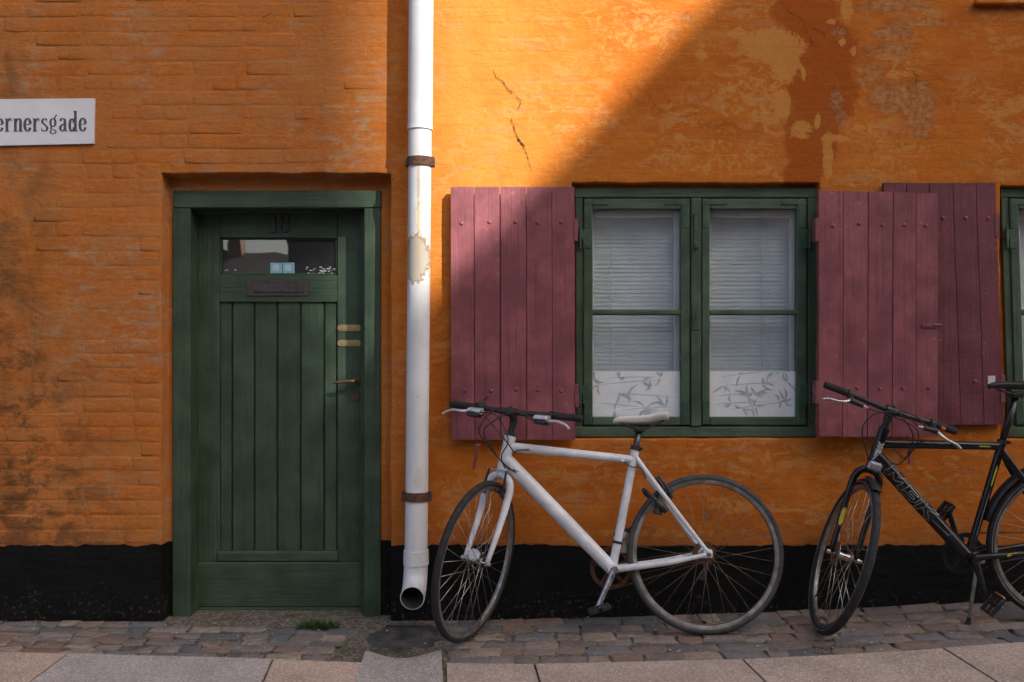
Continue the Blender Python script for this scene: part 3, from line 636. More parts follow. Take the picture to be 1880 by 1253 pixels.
    b = W(MB(), 1272, 1283.5, 560, 606, ys-.011, ys-.005, .001); b.build('lock_plate', M['gmetal'], win); W(MB(), 1276.5, 1279, 574, 590, ys-.0116, ys-.009, .0002).build('keyhole', M['dark'], win)
    return win
make_window(0, 0, 'whole double window between the red shutters')
make_window(781, .030, 'double window cut by the right picture edge')
SLAT = MB().add([(-.5, -.011, -.0055), (.5, -.011, -.0055), (.5, -.004, -.0008), (-.5, -.004, -.0008), (.5, .004, .003), (-.5, .004, .003), (.5, .011, .0055), (-.5, .011, .0055)], [(0, 1, 2, 3), (3, 2, 4, 5), (5, 4, 6, 7)]).mesh('slat'); SLAT.materials.append(M['slat']); SLAT.shade_smooth()
def make_blind(px0, px1, label, cord):
    y = .165; a = P(px0, 392, y); e = P(px1, 392, y)
    o = tag(empty('venetian_blind', ((a.x+e.x)/2, y, P(0, 765, y).z)), label, 'blind', 'white venetian blinds')
    inv = Matrix.Translation(-o.location)
    def part(nm, mb, m): q_ = mb.build(nm, m, o); q_.data.transform(inv); return q_
    part('head_rail', MB().box(a.x, e.x, y-.014, y+.014, a.z-.005, a.z+.025, .002), M['white'])
    z = a.z-.012
    while z > P(0, 762, y).z:
        q_ = bpy.data.objects.new('slat', SLAT); link(q_, o); q_.location = (0, random.uniform(-.0006, .0006), z-o.location.z); q_.scale = (e.x-a.x, 1, 1.1); q_.rotation_euler = (R(50+random.uniform(-3, 3)), random.uniform(-.002, .002), 0); z -= .0198*random.uniform(.96, 1.04)
    c = P(cord, 0, y-.02).x; part('cord', MB().tube([(c, y-.017, a.z), (c, y-.017, z)], .0014, 6), M['print'])
make_blind(1080, 1256, 'white venetian blind behind the left sash of the whole window', 1121)
make_blind(1292, 1455, 'white venetian blind behind the right sash, its edge showing a white reveal', 1399)
make_blind(1868, 2030, 'white venetian blind behind the window cut by the right picture edge', 1912)

RIV = MB().add(*ringgeo([(.0001, -.0055), (.005, -.0048), (.009, -.002), (.0100, .002), (.0001, .002)], 12)).mesh('rivet'); RIV.materials.append(M['redmetal']); RIV.shade_smooth()
def make_shutter(label, top, bot, t, y0, y1, m, rows, skip=(), hinge=None, notch=None):
    # top / bot: plank edges as (px, py) along the shutter's top and bottom edge
    sh = MB()
    for py in rows:                           # ledges on the back
        s = (py-top[0][1])/(bot[0][1]-top[0][1]); xa = top[0][0]+(bot[0][0]-top[0][0])*s+6; xb = top[-1][0]+(bot[-1][0]-top[-1][0])*s-6
        pb(sh, xa, xb, py-12, py+12, y1, y1+.016, .002)
    sh = sh.build('shutter', M['red'], house); sh['label'] = label
    for i in range(len(top)-1):
        g = 1.0 if i not in t else 1.9
        yj = random.uniform(-.0012, .0012)
        c4 = [P(top[i][0]+g*.5, top[i][1]+random.uniform(-.4, .6), y0), P(top[i+1][0]-g*.5, top[i+1][1]+random.uniform(-.4, .6), y0), P(bot[i+1][0]-g*.5, bot[i+1][1]+random.uniform(-.8, .8), y0), P(bot[i][0]+g*.5, bot[i][1]+random.uniform(-.8, .8), y0)]
        v, f = cbox(0, 1, y0+yj, y1+yj, 0, 1, .0); c = .0022
        v, f = cbox(-.5, .5, y0+yj, y1+yj, -.5, .5, 0.0001)
        out = []
        for q_ in v:
            u, h = q_[0]+.5, q_[2]+.5; lo = c4[3].lerp(c4[2], u); hi = c4[0].lerp(c4[1], u); r_ = lo.lerp(hi, h)
            ins = c if abs(q_[1]-(y0+yj)) < 1e-5 else 0
            out.append((r_.x+(ins if u < .5 else -ins), q_[1], r_.z+(ins if h < .5 else -ins)))
        MB().add(out, f).build('plank', m, sh)
        for py in rows:
            if (i, py) in skip: continue
            s = (py-top[i][1])/(bot[i][1]-top[i][1]); xx = (top[i][0]+top[i+1][0])/2*(1-s)+(bot[i][0]+bot[i+1][0])/2*s+random.uniform(-6, 7); q_ = P(xx, py+random.uniform(-2, 2), y0)
            o = bpy.data.objects.new('rivet', RIV); link(o, sh); o.location = (q_.x, y0+yj, q_.z)
    if hinge:
        for (x0, x1, z0, z1) in hinge: pb(MB(), x0, x1, z0, z1, y0-.003, y1+.02, .002).build('hinge', M['redmetal'], sh)
    return sh
lt = [827, 870, 918, 966, 1013, 1055]
make_shutter('left shutter of the whole window, its top corner in sun', [(x, 343.5) for x in lt], [(x+1.5, 808) for x in lt], (1, 2), -.051, -.026, M['red'], (409, 717), (), [(1053.5, 1061, 402, 443), (1055, 1063, 706, 748)])
rt = [(1503, 350), (1549, 351), (1594, 352), (1640, 353), (1682, 354), (1722, 355)]; rb = [1503, 1547, 1592.5, 1638, 1682, 1722]
sh1 = make_shutter('right shutter of the whole window, lapping over its neighbour', rt, [(x, 802) for x in rb], (2,), -.094, -.066, M['red'], (413, 714), ((0, 714),), [(1497, 1504, 401, 444), (1497, 1504, 700, 742)])
b = pb(MB(), 1694, 1722, 595, 602, -.0995, -.094, .001); b.tube([P(1712, 597, -.101), P(1730, 596.5, -.101)], .004, 8); b.build('hook', M['redmetal'], sh1)
tp = [1622, 1664, 1706, 1749, 1791.5, 1828]
sh2 = make_shutter('rear shutter tucked behind the lapping shutter, planks cross-sawn', [(x, 336) for x in tp], [(x+15.5, 782-(x-1622)*.012) for x in tp], (1, 4), -.034, -.010, M['red2'], (401, 700), ((0, 401), (0, 700), (1, 401), (1, 700), (2, 700)), [(1827, 1835, 392, 436), (1838, 1846, 690, 740)])
for x, z0, z1, tl in ((1666, 790, 852, .06), (878, 818, 862, -.18)):           # iron stays hanging under the shutters
    b = MB(); a = P(x, z0, -.055); e = P(x+(z1-z0)*tl, z1, -.055); b.tube([a, e], .0065, 8); b.tube([a+Vector((-.012, 0, 0)), a+Vector((.012, 0, 0))], .006, 8); b.build('shutter_stay', M['redmetal'], house)

# upper window, of which only the sill shows in the corner
b = MB(); s0 = P(1790, 10, -.03); b.box(wx(1786), wx(2244), -.035, .10, wz(10)-.006, wz(4), .006); b.build('window_sill', M['wall'], house)
b = pb(MB(), 1800, 2232, -14, 2, .035, .10, .004); b = pb(b, 1836, 1856, -510, -14.5, .036, .10, .004); b = pb(b, 2210, 2230, -510, -14.5, .036, .10, .004); b = pb(b, 2024, 2040, -510, -14.5, .036, .10, .004)
uw = b.build('window', M['wgreen_h'], house); uw['label'] = 'upper window, only its sill showing at the top edge'
pb(MB(), 1850, 2220, -505, -12, .07, .074, .001).build('pane', M['glass'], uw)

# ------------------------------------------------------------------ downpipe
YP = -.112; r0 = .0555
pt = lambda px, py: P(px, py, YP)
pipe = MB().tube([pt(778, -850), pt(773.2, 0), pt(771.5, 236)], r0, 32, False)
pipe.tube([pt(771.5, 234), pt(771.2, 246), pt(770.8, 300)], [r0-.004, r0-.0035, r0-.003], 32, False)
pipe.tube([pt(770.8, 298), pt(765.2, 905), pt(764, 1010)], [r0-.004, r0-.0045, r0-.004], 32, False)
dp = pipe.build('downpipe', M['pipe'], house, True)
for (xa, ya, rr, h) in ((771.5, 232, r0+.001, 7), (764, 1010, r0+.001, 26)):
    b = MB(); q0 = pt(xa, ya); q1 = pt(xa-.2, ya+h); b.add(*tubegeo([q0+Vector((0, 0, .0004)), q0, q1, q1-Vector((0, 0, .0004))], [r0-.006, rr, rr+.0008, r0-.006], 32, False)); b.build('socket', M['pipe'], dp, 50)
b = MB(); e0 = pt(763.6, 1036); dirn = Vector((-.02, -.99, -.13)); pth = [e0+Vector((0, 0, .02)), e0+Vector((-.0005, 0, -.018))]
for i in range(1, 11):
    a = R(82)*i/10; rad = .105; pth.append(e0+Vector((-.001-.004*i/10, -rad*(1-math.cos(a)), -.018-rad*math.sin(a))))
end = pth[-1]+dirn*.018; pth.append(end)
b.add(*tubegeo(pth, r0-.002, 32, False)); b.add(*tubegeo([end, end+dirn*.001, end+dirn*.0012], [r0-.002, r0-.0035, r0-.0056], 32, False)); sh_ = b.build('outlet_bend', M['pipe'], dp, True)
b = MB(); b.add(*tubegeo(pth[::-1], r0-.0055, 32, False)); b.build('outlet_lining', M['lead'], dp, True)
for (xa, ya) in ((771, 290), (765, 903)):
    b = MB(); q0 = pt(xa, ya); q1 = pt(xa-.1, ya+16); b.add(*tubegeo([q0+Vector((0, 0, .0003)), q0, q1, q1-Vector((0, 0, .0003))], [r0-.006, r0+.0035, r0+.0035, r0-.006], 32, False))
    for s in (-1, 1): b.box(q0.x+s*(r0+.003)-.008, q0.x+s*(r0+.003)+.008, YP-.02, YP+.02, q1.z-.002, q0.z+.002, .003)
    b.box(q0.x-.006, q0.x+.006, YP+r0, .012, q1.z+.004, q0.z-.004, .002); b.build('bracket', M['rust'], dp, 40)

# ------------------------------------------------------------------ pavement
pave = MB(); xs = np.linspace(-9, 10, 77); ys_ = np.linspace(.3, -2.35, 12); v = []; f = []
for x in xs:
    for y in ys_: v.append((x, y, float(G(x, min(y, 0)))-.0095))
for i in range(76):
    for j in range(11): a = i*12+j; f.append((a, a+1, a+13, a+12))
pave = tag(pave.add(v, f).build('pavement', M['soil'], None, True), kind='structure')
EPX = [(-300, 1188), (0, 1197), (250, 1205), (500, 1211), (820, 1217), (1130, 1215), (1360, 1209), (1730, 1188), (1880, 1180), (2150, 1163)]
EP = [ground(*q) for q in EPX]; EX = [q[0] for q in EP]; EY = [q[1] for q in EP]
edge = lambda x: float(np.interp(x, EX, EY))
def stone(seed):
    g = np.random.default_rng(seed); v = []; f = []
    base = [(-1, -1), (0, -1.0), (1, -1), (1.0, 0), (1, 1), (0, 1.0), (-1, 1), (-1.0, 0)]; j0 = g.uniform(-.085, .085, (8, 2))
    for k, (s, z) in enumerate([(.50, -.035), (.505, -.004), (.482, .0018), (.42, .0032)]):
        for i, (x, y) in enumerate(base):
            c = .99 if x*y else 1.0
            v.append((x*s*c+j0[i, 0]*.8+g.uniform(-.012, .012), y*s*c+j0[i, 1]+g.uniform(-.02, .02), z+g.uniform(-.0025, .0025)*(k > 1)))
    for k in range(3):
        for i in range(8): j = (i+1) % 8; f.append((k*8+i, k*8+j, (k+1)*8+j, (k+1)*8+i))
    f.append(tuple(range(24, 32))); me = bpy.data.meshes.new('cobble'); me.from_pydata(v, [], f); me.materials.append(M['cobble']); me.shade_smooth(); return me
STONES = [stone(100+k) for k in range(12)]
chl, chr_ = ground(672, 1178), ground(813, 1178)
thr_front = ground(520, 1151)[1]; nst = 0
for r_ in range(6):
    x = -2.62+random.uniform(0, .1)
    while x < 2.75:
        wd = random.uniform(.085, .195); xm = x+wd/2; e = edge(xm); y0 = -.012+(e+.012)*r_/6; y1 = -.012+(e+.012)*(r_+1)/6; ym = (y0+y1)/2
        skip = (chl[0]-.02 < xm+wd*.3 and xm-wd*.3 < chr_[0]+.02) or (wx(338) < xm < wx(720) and ym > thr_front-.01)
        if not skip:
            o = bpy.data.objects.new('cobble', random.choice(STONES)); link(o, pave); nst += 1
            hz = random.uniform(-.004, .003)
            o.location = (xm, ym+random.uniform(-.010, .010)+.018*math.sin(xm*5+r_*1.7)*(0 < r_ < 5), float(G(xm, ym))-.008+hz); o.scale = (wd*random.uniform(.98, 1.04), (y0-y1)*random.uniform(.86, 1.08), random.uniform(.8, 1.2)); sl = float(gx(xm+.1)-gx(xm-.1))/.2
            o.rotation_euler = (random.uniform(-.03, .03)+.02, random.uniform(-.03, .03)-sl, random.uniform(-.11, .11))
        x += wd
J = [((-420, 1190), (-620, 1253)), ((127, 1199), (54, 1253)), ((502, 1209), (483, 1253)), ((669, 1216), (655, 1253)), ((818, 1217), (819, 1253)), ((981, 1218), (991, 1253)), ((1362, 1209), (1407, 1253)), ((1730, 1189), (1832, 1253)), ((2140, 1166), (2320, 1253))]
SM = ['slab_peach', 'slab_grey', 'slab_peach', None, 'slab_tan', 'slab_tan', 'slab_tan', 'slab_tan']
def jl(i, y): a, c = ground(*J[i][0]), ground(*J[i][1]); return a[0]+(c[0]-a[0])*(y-a[1])/(c[1]-a[1])
def plate(x0a, x0b, x1a, x1b, ya0, ya1, yb, gap, m, nm, n=6, dz=0.0, dish=0.0):
    v = []; f = []; c = .004
    for k in range(n+1):
        t = k/n; xa = x0a+gap+(x1a-x0a-2*gap)*t; xb = x0b+gap+(x1b-x0b-2*gap)*t; ya = ya0+(ya1-ya0)*t-gap+(fbm(np.array(xa*9), np.array(3.0), 3)-.44)*.01; wz_ = dish*(1-(2*t-1)**2)
        za, zb = float(G(xa, ya))+dz-wz_, float(G(xb, yb))+dz-wz_
        v += [(xa, ya, za-.05), (xa, ya, za-c), (xa, ya-c, za), (xb, yb+c, zb), (xb, yb, zb-c), (xb, yb, zb-.05)]
    for k in range(n):
        for j in range(5): a = k*6+j; f.append((a, a+6, a+7, a+1))
    f.append(tuple(range(6))); f.append(tuple(range(n*6, n*6+6))[::-1])
    return MB().add(v, f).build(nm, M[m], pave)
for i in range(8):
    if SM[i] is None: continue
    ya0, ya1 = ground(*J[i][0])[1], ground(*J[i+1][0])[1]; yb = -1.42
    plate(jl(i, ya0), jl(i, yb), jl(i+1, ya1), jl(i+1, yb), ya0, ya1, yb, .005, SM[i], 'slab', 6, random.uniform(-.001, .002))
    plate(jl(i, -1.43)+.2, jl(i, -2.28)+.2, jl(i+1, -1.43)+.2, jl(i+1, -2.28)+.2, -1.43, -1.43, -2.28, .005, random.choice(['slab_peach', 'slab_grey', 'slab_tan']), 'slab')
# dished channel stone in front of the downpipe, with a curved back edge
v = []; f = []; n = 14; yb = -1.42
for k in range(n+1):
    t = k/n; cu = 1-(2*t-1)**2; ya = chl[1]-.012-.055*cu**1.3; xa = chl[0]+.012+(chr_[0]-chl[0]-.020)*t; xb = jl(3, yb)+.006+(jl(4, yb)-jl(3, yb)-.012)*t; di = .011*cu**1.5
    for s in range(9):
        u = s/8; x = xa+(xb-xa)*u; y = ya+(yb-ya)*u; v.append((x, y, float(G(x, y))+.004-di-(.03 if s == 0 else 0)))
for k in range(n):
    for s in range(8): a = k*9+s; f.append((a, a+1, a+10, a+9))
MB().add(v, f).build('gutter_channel', M['channel'], pave, 35)
v = [(0, 0, 0)]; f = []; c0 = ground(747, 1163); n = 26
for rr, hh in ((.4, .003), (.8, .001), (1.0, -.020)):
    for k in range(n):
        a = 2*math.pi*k/n; q_ = .72+.5*float(vnoise(np.array(k*.8), np.array(2.2))); x = c0[0]+.19*rr*q_*math.cos(a); y = min(-.004, c0[1]-.03+.20*rr*q_*math.sin(a)); v.append((x, y, float(G(x, y))+hh+random.uniform(-.002, .002)))
v[0] = (c0[0], c0[1], float(G(c0[0], c0[1]))+.003)
for k in range(n):
    j = (k+1) % n; f.append((0, 1+k, 1+j)); f += [(1+k+n*q_, 1+k+n*(q_+1), 1+j+n*(q_+1), 1+j+n*q_) for q_ in (0, 1)]
MB().add(v, f).build('bitumen_patch', M['bitumen'], pave, True)
# concrete threshold under the door
a = P(338, 1130, .07); v = []; f = []
nxs = 30
for k in range(nxs+1):
    x = wx(326)+(wx(716)-wx(326))*k/nxs; jz = (fbm(np.array(x*11), np.array(7.7), 3)-.44)*.02
    for (y, z) in ((.34, -.046), (.05, -.036), (thr_front*.55, -.020), (thr_front+jz, -.016), (thr_front-.012+jz, -.045)): v.append((x, y, z+float(jz)*.15))
for k in range(nxs):
    for s in range(4): q_ = k*5+s; f.append((q_, q_+1, q_+6, q_+5))
MB().add(v, f).build('threshold', M['concrete'], house, 50)
# kerb, road and the ground beyond, behind the camera
kb = MB(); kb.box(-40, 40, -2.50, -2.36, -.25, -.055, .012); tag(kb.build('kerb', M['slab_grey']), kind='structure')
tag(MB().add([(-60, -2.5, -.19), (-60, -10.4, -.19), (60, -10.4, -.19), (60, -2.5, -.19)], [(0, 1, 2, 3)]).build('road', M['asphalt']), kind='structure')
tag(MB().add([(-400, -400, -.26), (400, -400, -.26), (400, 400, -.26), (-400, 400, -.26)], [(0, 1, 2, 3)]).build('ground', M['asphalt']), kind='structure')

# ------------------------------------------------------------------ weeds, litter
def blades(mb, c, n, spread, h0, h1, w_=.0016):
    for _ in range(n):
        a = random.uniform(0, 6.28); r_ = spread*random.random()**.6; x = c[0]+r_*math.cos(a)*1.5; y = c[1]+r_*math.sin(a)*.6; z = float(G(x, y))-.014; h = random.uniform(h0, h1); l = random.uniform(0, 6.28); b_ = h*random.uniform(.25, .95); sx_, sy_ = math.cos(l), math.sin(l); v = []
        for t in (0, .4, .75, 1.0):
            wd = w_*(1-t**2)+.0002; cx_, cy_, cz_ = x+sx_*b_*t*t, y+sy_*b_*t*t, z+h*(t-.35*t*t*(b_/h)); v += [(cx_-sy_*wd, cy_+sx_*wd, cz_), (cx_+sy_*wd, cy_-sx_*wd, cz_)]
        mb.add(v, [(0, 1, 3, 2), (2, 3, 5, 4), (4, 5, 7, 6)])
g = MB(); q_ = ground(585, 1152); blades(g, q_, 420, .062, .025, .075); o = g.build('grass_tuft', M['grass']); tag(o, 'green grass tuft growing in front of the door threshold', 'grass')
g = MB(); q_ = ground(622, 1186); blades(g, q_, 22, .016, .008, .020, .004); tag(g.build('small_weed', M['grass']), 'tiny broad-leaved weed between cobbles just below the grass tuft', 'weed', 'weeds between the cobbles')
g = MB(); q_ = ground(1098, 1194); blades(g, q_, 40, .02, .006, .018, .0022); tag(g.build('small_weed', M['grass']), 'small weed between cobbles below the white bicycle\'s pedal', 'weed', 'weeds between the cobbles')
g = MB()
for px, py, n in ((1595, 1137, 14), (1530, 1172, 18), (1577, 1165, 14), (1642, 1165, 14), (1840, 1142, 16), (1870, 1136, 12), (1790, 1150, 10), (1770, 1175, 9), (1332, 1206, 7), (1450, 1140, 10), (60, 1180, 6), (430, 1166, 7), (370, 1160, 6), (460, 1174, 5), (1720, 1145, 8), (1290, 1205, 6), (20, 1140, 8)):
    blades(g, ground(px, py), n*3, .022, .004, .014, .0016)
tag(g.build('moss', M['grass']), 'green moss and seedlings in the cobble joints', 'moss', kind='stuff')
g = MB()
for _ in range(900):
    q_ = ground(random.uniform(0, 1880), random.uniform(1122, 1215)); 
    if q_[1] > -.02: continue
    s = random.uniform(.001, .0034) if random.random() < .93 else .0065; a = random.uniform(0, 3.14); c, s_ = math.cos(a)*s, math.sin(a)*s; z = float(G(q_[0], q_[1]))+random.uniform(.001, .006)
    g.add([(q_[0]-c, q_[1]-s_, z), (q_[0]+s_, q_[1]-c, z+.001), (q_[0]+c, q_[1]+s_, z), (q_[0]-s_, q_[1]+c, z+.001)], [(0, 1, 2, 3)])
tag(g.build('petal_litter', M['petal']), 'pale petals and grit scattered over the cobbles', 'litter', kind='stuff')
g = MB()
for px, py in ((1300, 1158), (1320, 1156), (1280, 1160), (1790, 1118), (1800, 1120), (1310, 1160)):
    q_ = Vector(ground(px, py))+Vector((0, 0, .004)); a = random.uniform(-.5, .5); d_ = Vector((math.cos(a), math.sin(a)*.6, 0))*random.uniform(.03, .07); g.tube([q_-d_, q_+Vector((0, 0, .010)), q_+d_], .0009, 5, True, 3)
tag(g.build('dry_straw', M['straw']), 'dry straw stalks lying by the bicycle tyres', 'straw', kind='stuff')

# ------------------------------------------------------------------ bicycles
class Bike:                                    # local axes: x forward, y towards the rider's left (the camera), z up
    def __init__(s, rc, yr, fc, yf, lean):
        def gp(px, y): x = (px-940)/FPX*(D+y); return np.array([x, y, float(G(x, y))])
        s.A = gp(rc, yr); U = gp(fc, yf)-s.A; U /= np.linalg.norm(U); n = np.cross([0, 0, 1.], U); n /= np.linalg.norm(n); up = np.cross(U, n); l = R(lean)
        s.U = U; s.V = up*math.cos(l)-n*math.sin(l); s.W = np.cross(s.V, U)
        s.M = Matrix([[U[i], s.W[i], s.V[i], s.A[i]] for i in range(3)]+[[0, 0, 0, 1]])
    def loc(s, px, py, w=0.0):
        r = ray(px, py); o = s.A+w*s.W; t = ((o-CAMP)@s.W)/(r@s.W); return s.tol(CAMP+t*r)
    def tol(s, p): p = np.asarray(p)-s.A; return np.array([p@s.U, p@s.W, p@s.V])
    def wor(s, q): q = np.asarray(q, float); return s.A+q[0]*s.U+q[1]*s.W+q[2]*s.V
def rotv(v, k, a): return v*math.cos(a)+np.cross(k, v)*math.sin(a)+k*(k@v)*(1-math.cos(a))
def make_wheel(bk, Mx, Rw, tw, mt, mr, ms, nsp=32, hubr=.018, fl=.030, disc_=False, hubw=.05, mside=None):
    rr = Rw-tw*1.75                             # rim bed
    prof = [(rr-.016, 0), (rr-.013, .0085), (rr+.0, .0115), (rr+.008, .0115), (rr+.008, -.0115), (rr+.0, -.0115), (rr-.013, -.0085)]
    wh = MB().add(*ringgeo(prof, 72)).build('wheel', mr, bk, 50, Mx)
    a = tw; c = Rw-a*.95; tp = [(c+a*.95*math.cos(R(t)), a*math.sin(R(t))) for t in range(-140, 141, 20)]
    MB().add(*ringgeo(tp, 72)).build('tyre', mt, wh, True)
    if mside:
        for sg_ in (-1, 1): MB().add(*ringgeo([(rr+.006, sg_*.0118), (rr+.014, sg_*(a+.0012)), (rr+.017, sg_*(a+.0008)), (rr+.012, sg_*.0118)], 72)).build('sidewall_band', mside, wh, True)
    h = MB(); h.tube([(0, -fl-.004, 0), (0, -fl, 0), (0, -fl+.004, 0), (0, 0, 0), (0, fl-.004, 0), (0, fl, 0), (0, fl+.004, 0)], [hubr*1.3, hubr*1.35, hubr*.8, hubr*.62, hubr*.8, hubr*1.35, hubr*1.3], 18); h.tube([(0, -hubw-.022, 0), (0, hubw+.022, 0)], .005, 10); h.tube([(0, -hubw-.02, 0), (0, -hubw-.006, 0)], .010, 12); h.tube([(0, hubw+.006, 0), (0, hubw+.02, 0)], .010, 12)
    h.build('hub', M['alloy'], wh, 50)
    sp = []
    for side in (1, -1):
        for cr in (1, -1):
            an = R(62)*cr; sp.append(MB().tube([(hubr*1.15*math.cos(an), side*fl, hubr*1.15*math.sin(an)), (rr-.013, side*.002, 0)], .00105, 5).mesh('spoke'))
    for k in range(nsp):
        me = sp[k % 4]
        if not me.materials: me.materials.append(ms); me.shade_smooth()
        o = bpy.data.objects.new('spoke', me); link(o, wh); o.matrix_basis = Matrix.Rotation(2*math.pi*k/nsp+.05, 4, 'Y')
    MB().tube([(rr-.014, 0, 0), (rr-.052, 0, 0)], [.0035, .0025], 8).build('valve', M['plastic'], wh, True, Matrix.Rotation(2.2, 4, 'Y'))
    return wh
def saddle(bk, nose, L, mt, tilt=0.0, wide=.070):
    st_ = [(0, .012, -.010), (.06, .019, .0), (.25, .022, .003), (.5, .028, .0), (.68, .046, .002), (.82, wide*.92, .010), (.94, wide, .014), (1.0, wide*.75, .008)]
    v = []; f = []; n = 14
    for t, wd, zz in st_:
        x = nose[0]-t*L; z = nose[2]+zz+tilt*t*L; th = .018+.016*(t > .1)+.012*t
        for j in range(n):
            a = 2*math.pi*j/n; cz = math.sin(a); v.append((x, nose[1]+wd*math.cos(a)*(1 if cz > -.3 else .93), z+(cz*.012 if cz > 0 else cz*th*(.4+.6*abs(math.cos(a))))))
    for i in range(len(st_)-1):
        for j in range(n): k = (j+1) % n; f.append((i*n+j, i*n+k, (i+1)*n+k, (i+1)*n+j))
    f.append(tuple(range(n))[::-1]); f.append(tuple(range((len(st_)-1)*n, len(st_)*n)))
    v = smooth_loft(v, n, len(st_), f) if False else v
    sd = MB().add(v, f).build('saddle', mt, bk, True); md = sd.modifiers.new('round', 'SUBSURF'); md.levels = 1; md.render_levels = 2
    return sd
def links(path, step, sz):
    mb = MB(); pts = [np.array(q, float) for q in path]; acc = 0.0
    for i in range(len(pts)-1):
        d_ = pts[i+1]-pts[i]; l = np.linalg.norm(d_); n = max(1, int(round(l/step)))
        for k in range(n):
            p = pts[i]+d_*(k+.5)/n; e_ = d_/l*step*.36; mb.tube([p-e_, p+e_], [sz*.8, sz], 5); 
    return mb
def lever(mb, sd, kind):
    if kind == 'w': mb.tube([(.040, sd*.185, -.018), (.058, sd*.205, -.026), (.062, sd*.250, -.026), (.056, sd*.285, -.036), (.060, sd*.302, -.050)], [.007, .0065, .006, .0055, .006], 8, True, 4)
    else: mb.tube([(.040, sd*.185, -.012), (.060, sd*.205, -.026), (.068, sd*.235, -.036), (.060, sd*.275, -.040), (.058, sd*.300, -.052)], [.008, .007, .0065, .006, .007], 8, True, 4)
def bicycle(B, K, o):
    bk = tag(empty(o['name']), o['label'], 'bicycle', 'bicycles parked along the wall'); bk.matrix_world = B.M
    mf = M[o['frame']]; hb, ht, bb, stp, rh = (B.loc(*K[k]) for k in ('hb', 'ht', 'bb', 'st', 'rh')); rh[2] = o['Rr']-.004; a = ht-hb; hl = np.linalg.norm(a); a /= hl; fw = np.array([a[2], 0, -a[0]]); dl = R(o['steer']); f2 = rotv(fw, a, dl); l2 = np.cross(a, f2)
    MS = Matrix([[f2[i], l2[i], a[i], hb[i]] for i in range(3)]+[[0, 0, 0, 1]])
    sdir = (stp-bb)/np.linalg.norm(stp-bb); r = o['tubes']; t0 = hb+a*hl*o['tt'][0]; t1 = bb+(stp-bb)*o['tt'][1]; d0 = hb+a*hl*o['dt']
    # frame
    m = MB(); m.tube([hb-a*.004, hb+a*.012, hb+a*(hl-.012), ht+a*.004], [r[0]+.002, r[0], r[0], r[0]+.002], 20); m.tube([t0, t1], [r[1]*1.06, r[1]*.92], 20); m.tube([d0, d0+(bb-d0)*.5, bb], [r[2]*1.02, r[2], r[2]*.9], 24); m.tube([bb, stp], r[3], 20); m.tube([bb+[0, .036, 0], bb-[0, .036, 0]], .0215, 22)
    sc_ = bb+(stp-bb)*o.get('ss', .93)
    for s in (1, -1):
        m.tube([bb+[-.012, s*.020, .0], bb+[-.10, s*.034, (rh[2]-bb[2])*.18], bb+(rh-bb)*.6+[0, s*.054, -.006], rh+[.012, s*.064, 0]], [r[4]*1.25, r[4]*1.15, r[4], r[4]*.75], 14, True, 5)
        m.tube([sc_+[-.006, s*.010, 0], sc_+(rh-sc_)*.25+[0, s*.036, 0], sc_+(rh-sc_)*.6+[0, s*.052, 0], rh+[.004, s*.064, .012]], [r[5], r[5], r[5], r[5]*.8], 14, True, 5)
        v, f = cbox(rh[0]-.016, rh[0]+.022, s*.064-.004, s*.064+.004, rh[2]-.014, rh[2]+.022, .004); m.add(v, f)
    fr_ = m.build('frame', mf, bk, 60)
    # wheels
    make_wheel(bk, Matrix.Translation(rh), o['Rr'], o['tw'], M[o['tyre_r']], M['dalloy'], M[o['spoke_r']], 32, .02, .030, mside=o.get('side') and M[o['side']])
    L, rk = o['L'], o['rake']
    make_wheel(bk, MS@Matrix.Translation((rk, 0, -L)), o['Rf'], o['tw'], M[o['tyre_f']], M['dalloy'], M[o['spoke_f']], 32, o['hubr'], .030, mside=o.get('side') and M[o['side']])
    # fork
    m = MB(); fr1, fr2 = o['fork']
    m.tube([(0, 0, .002), (0, 0, -.028)], r[0]*.92, 18)
    for s in (1, -1): m.tube([(0, s*.004, -.018), (0, s*.030, -.024), (.0, s*.050, -.050), (.001, s*.056, -.10), (rk*.25, s*.055, -L*.55), (rk, s*.053, -L)], [fr1*.95, fr1, fr1, fr1*.97, (fr1+fr2)/2, fr2], 16, True, 5)
    fk = m.build('fork', M[o['fork_m']], bk, True, MS)
    # find the stem clamp height so that it falls where the photograph shows it
    cx, cy = o['clamp']; ext = o['ext']; hs = np.arange(hl+.02, hl+.25, .002); pr = [proj(B.wor(hb+a*h+f2*ext)) for h in hs]; h = float(hs[int(np.argmin([abs(q[1]-cy) for q in pr]))])
    m = MB(); m.tube([(0, 0, hl-.002), (0, 0, hl+.012)], r[0]*.98, 18); m.tube([(0, 0, hl+.01), (0, 0, h-.012-ext*.3)], .0145, 16); m.tube([(0, 0, h-.045), (0, 0, h+.012 if o['name2'] == 'b' else h-.02)], .018, 16)
    m.tube([(-.004, 0, h-.03), (ext*.5, 0, h-.016), (ext, 0, h)], [.0165, .0155, .015], 14, True, 3); m.tube([(ext, -.024, h), (ext, .024, h)], .0205, 18); m.tube([(ext+.010, 0, h+.018), (ext+.010, 0, h+.026)], .005, 8)
    m.build('stem', M['plastic'], bk, 50, MS)
    MH = MS@Matrix.Translation((ext, 0, h))@Matrix.Rotation(o.get('roll', 0), 4, 'X'); hw = o['bar']
    bar = MB().tube([(-.030, -hw, .010), (-.016, -hw*.55, .008), (-.003, -hw*.22, .002), (0, 0, 0), (-.003, hw*.22, .002), (-.016, hw*.55, .008), (-.030, hw, .010)], .0122, 14, True, 4).build('handlebar', M['plastic'], bk, True, MH)
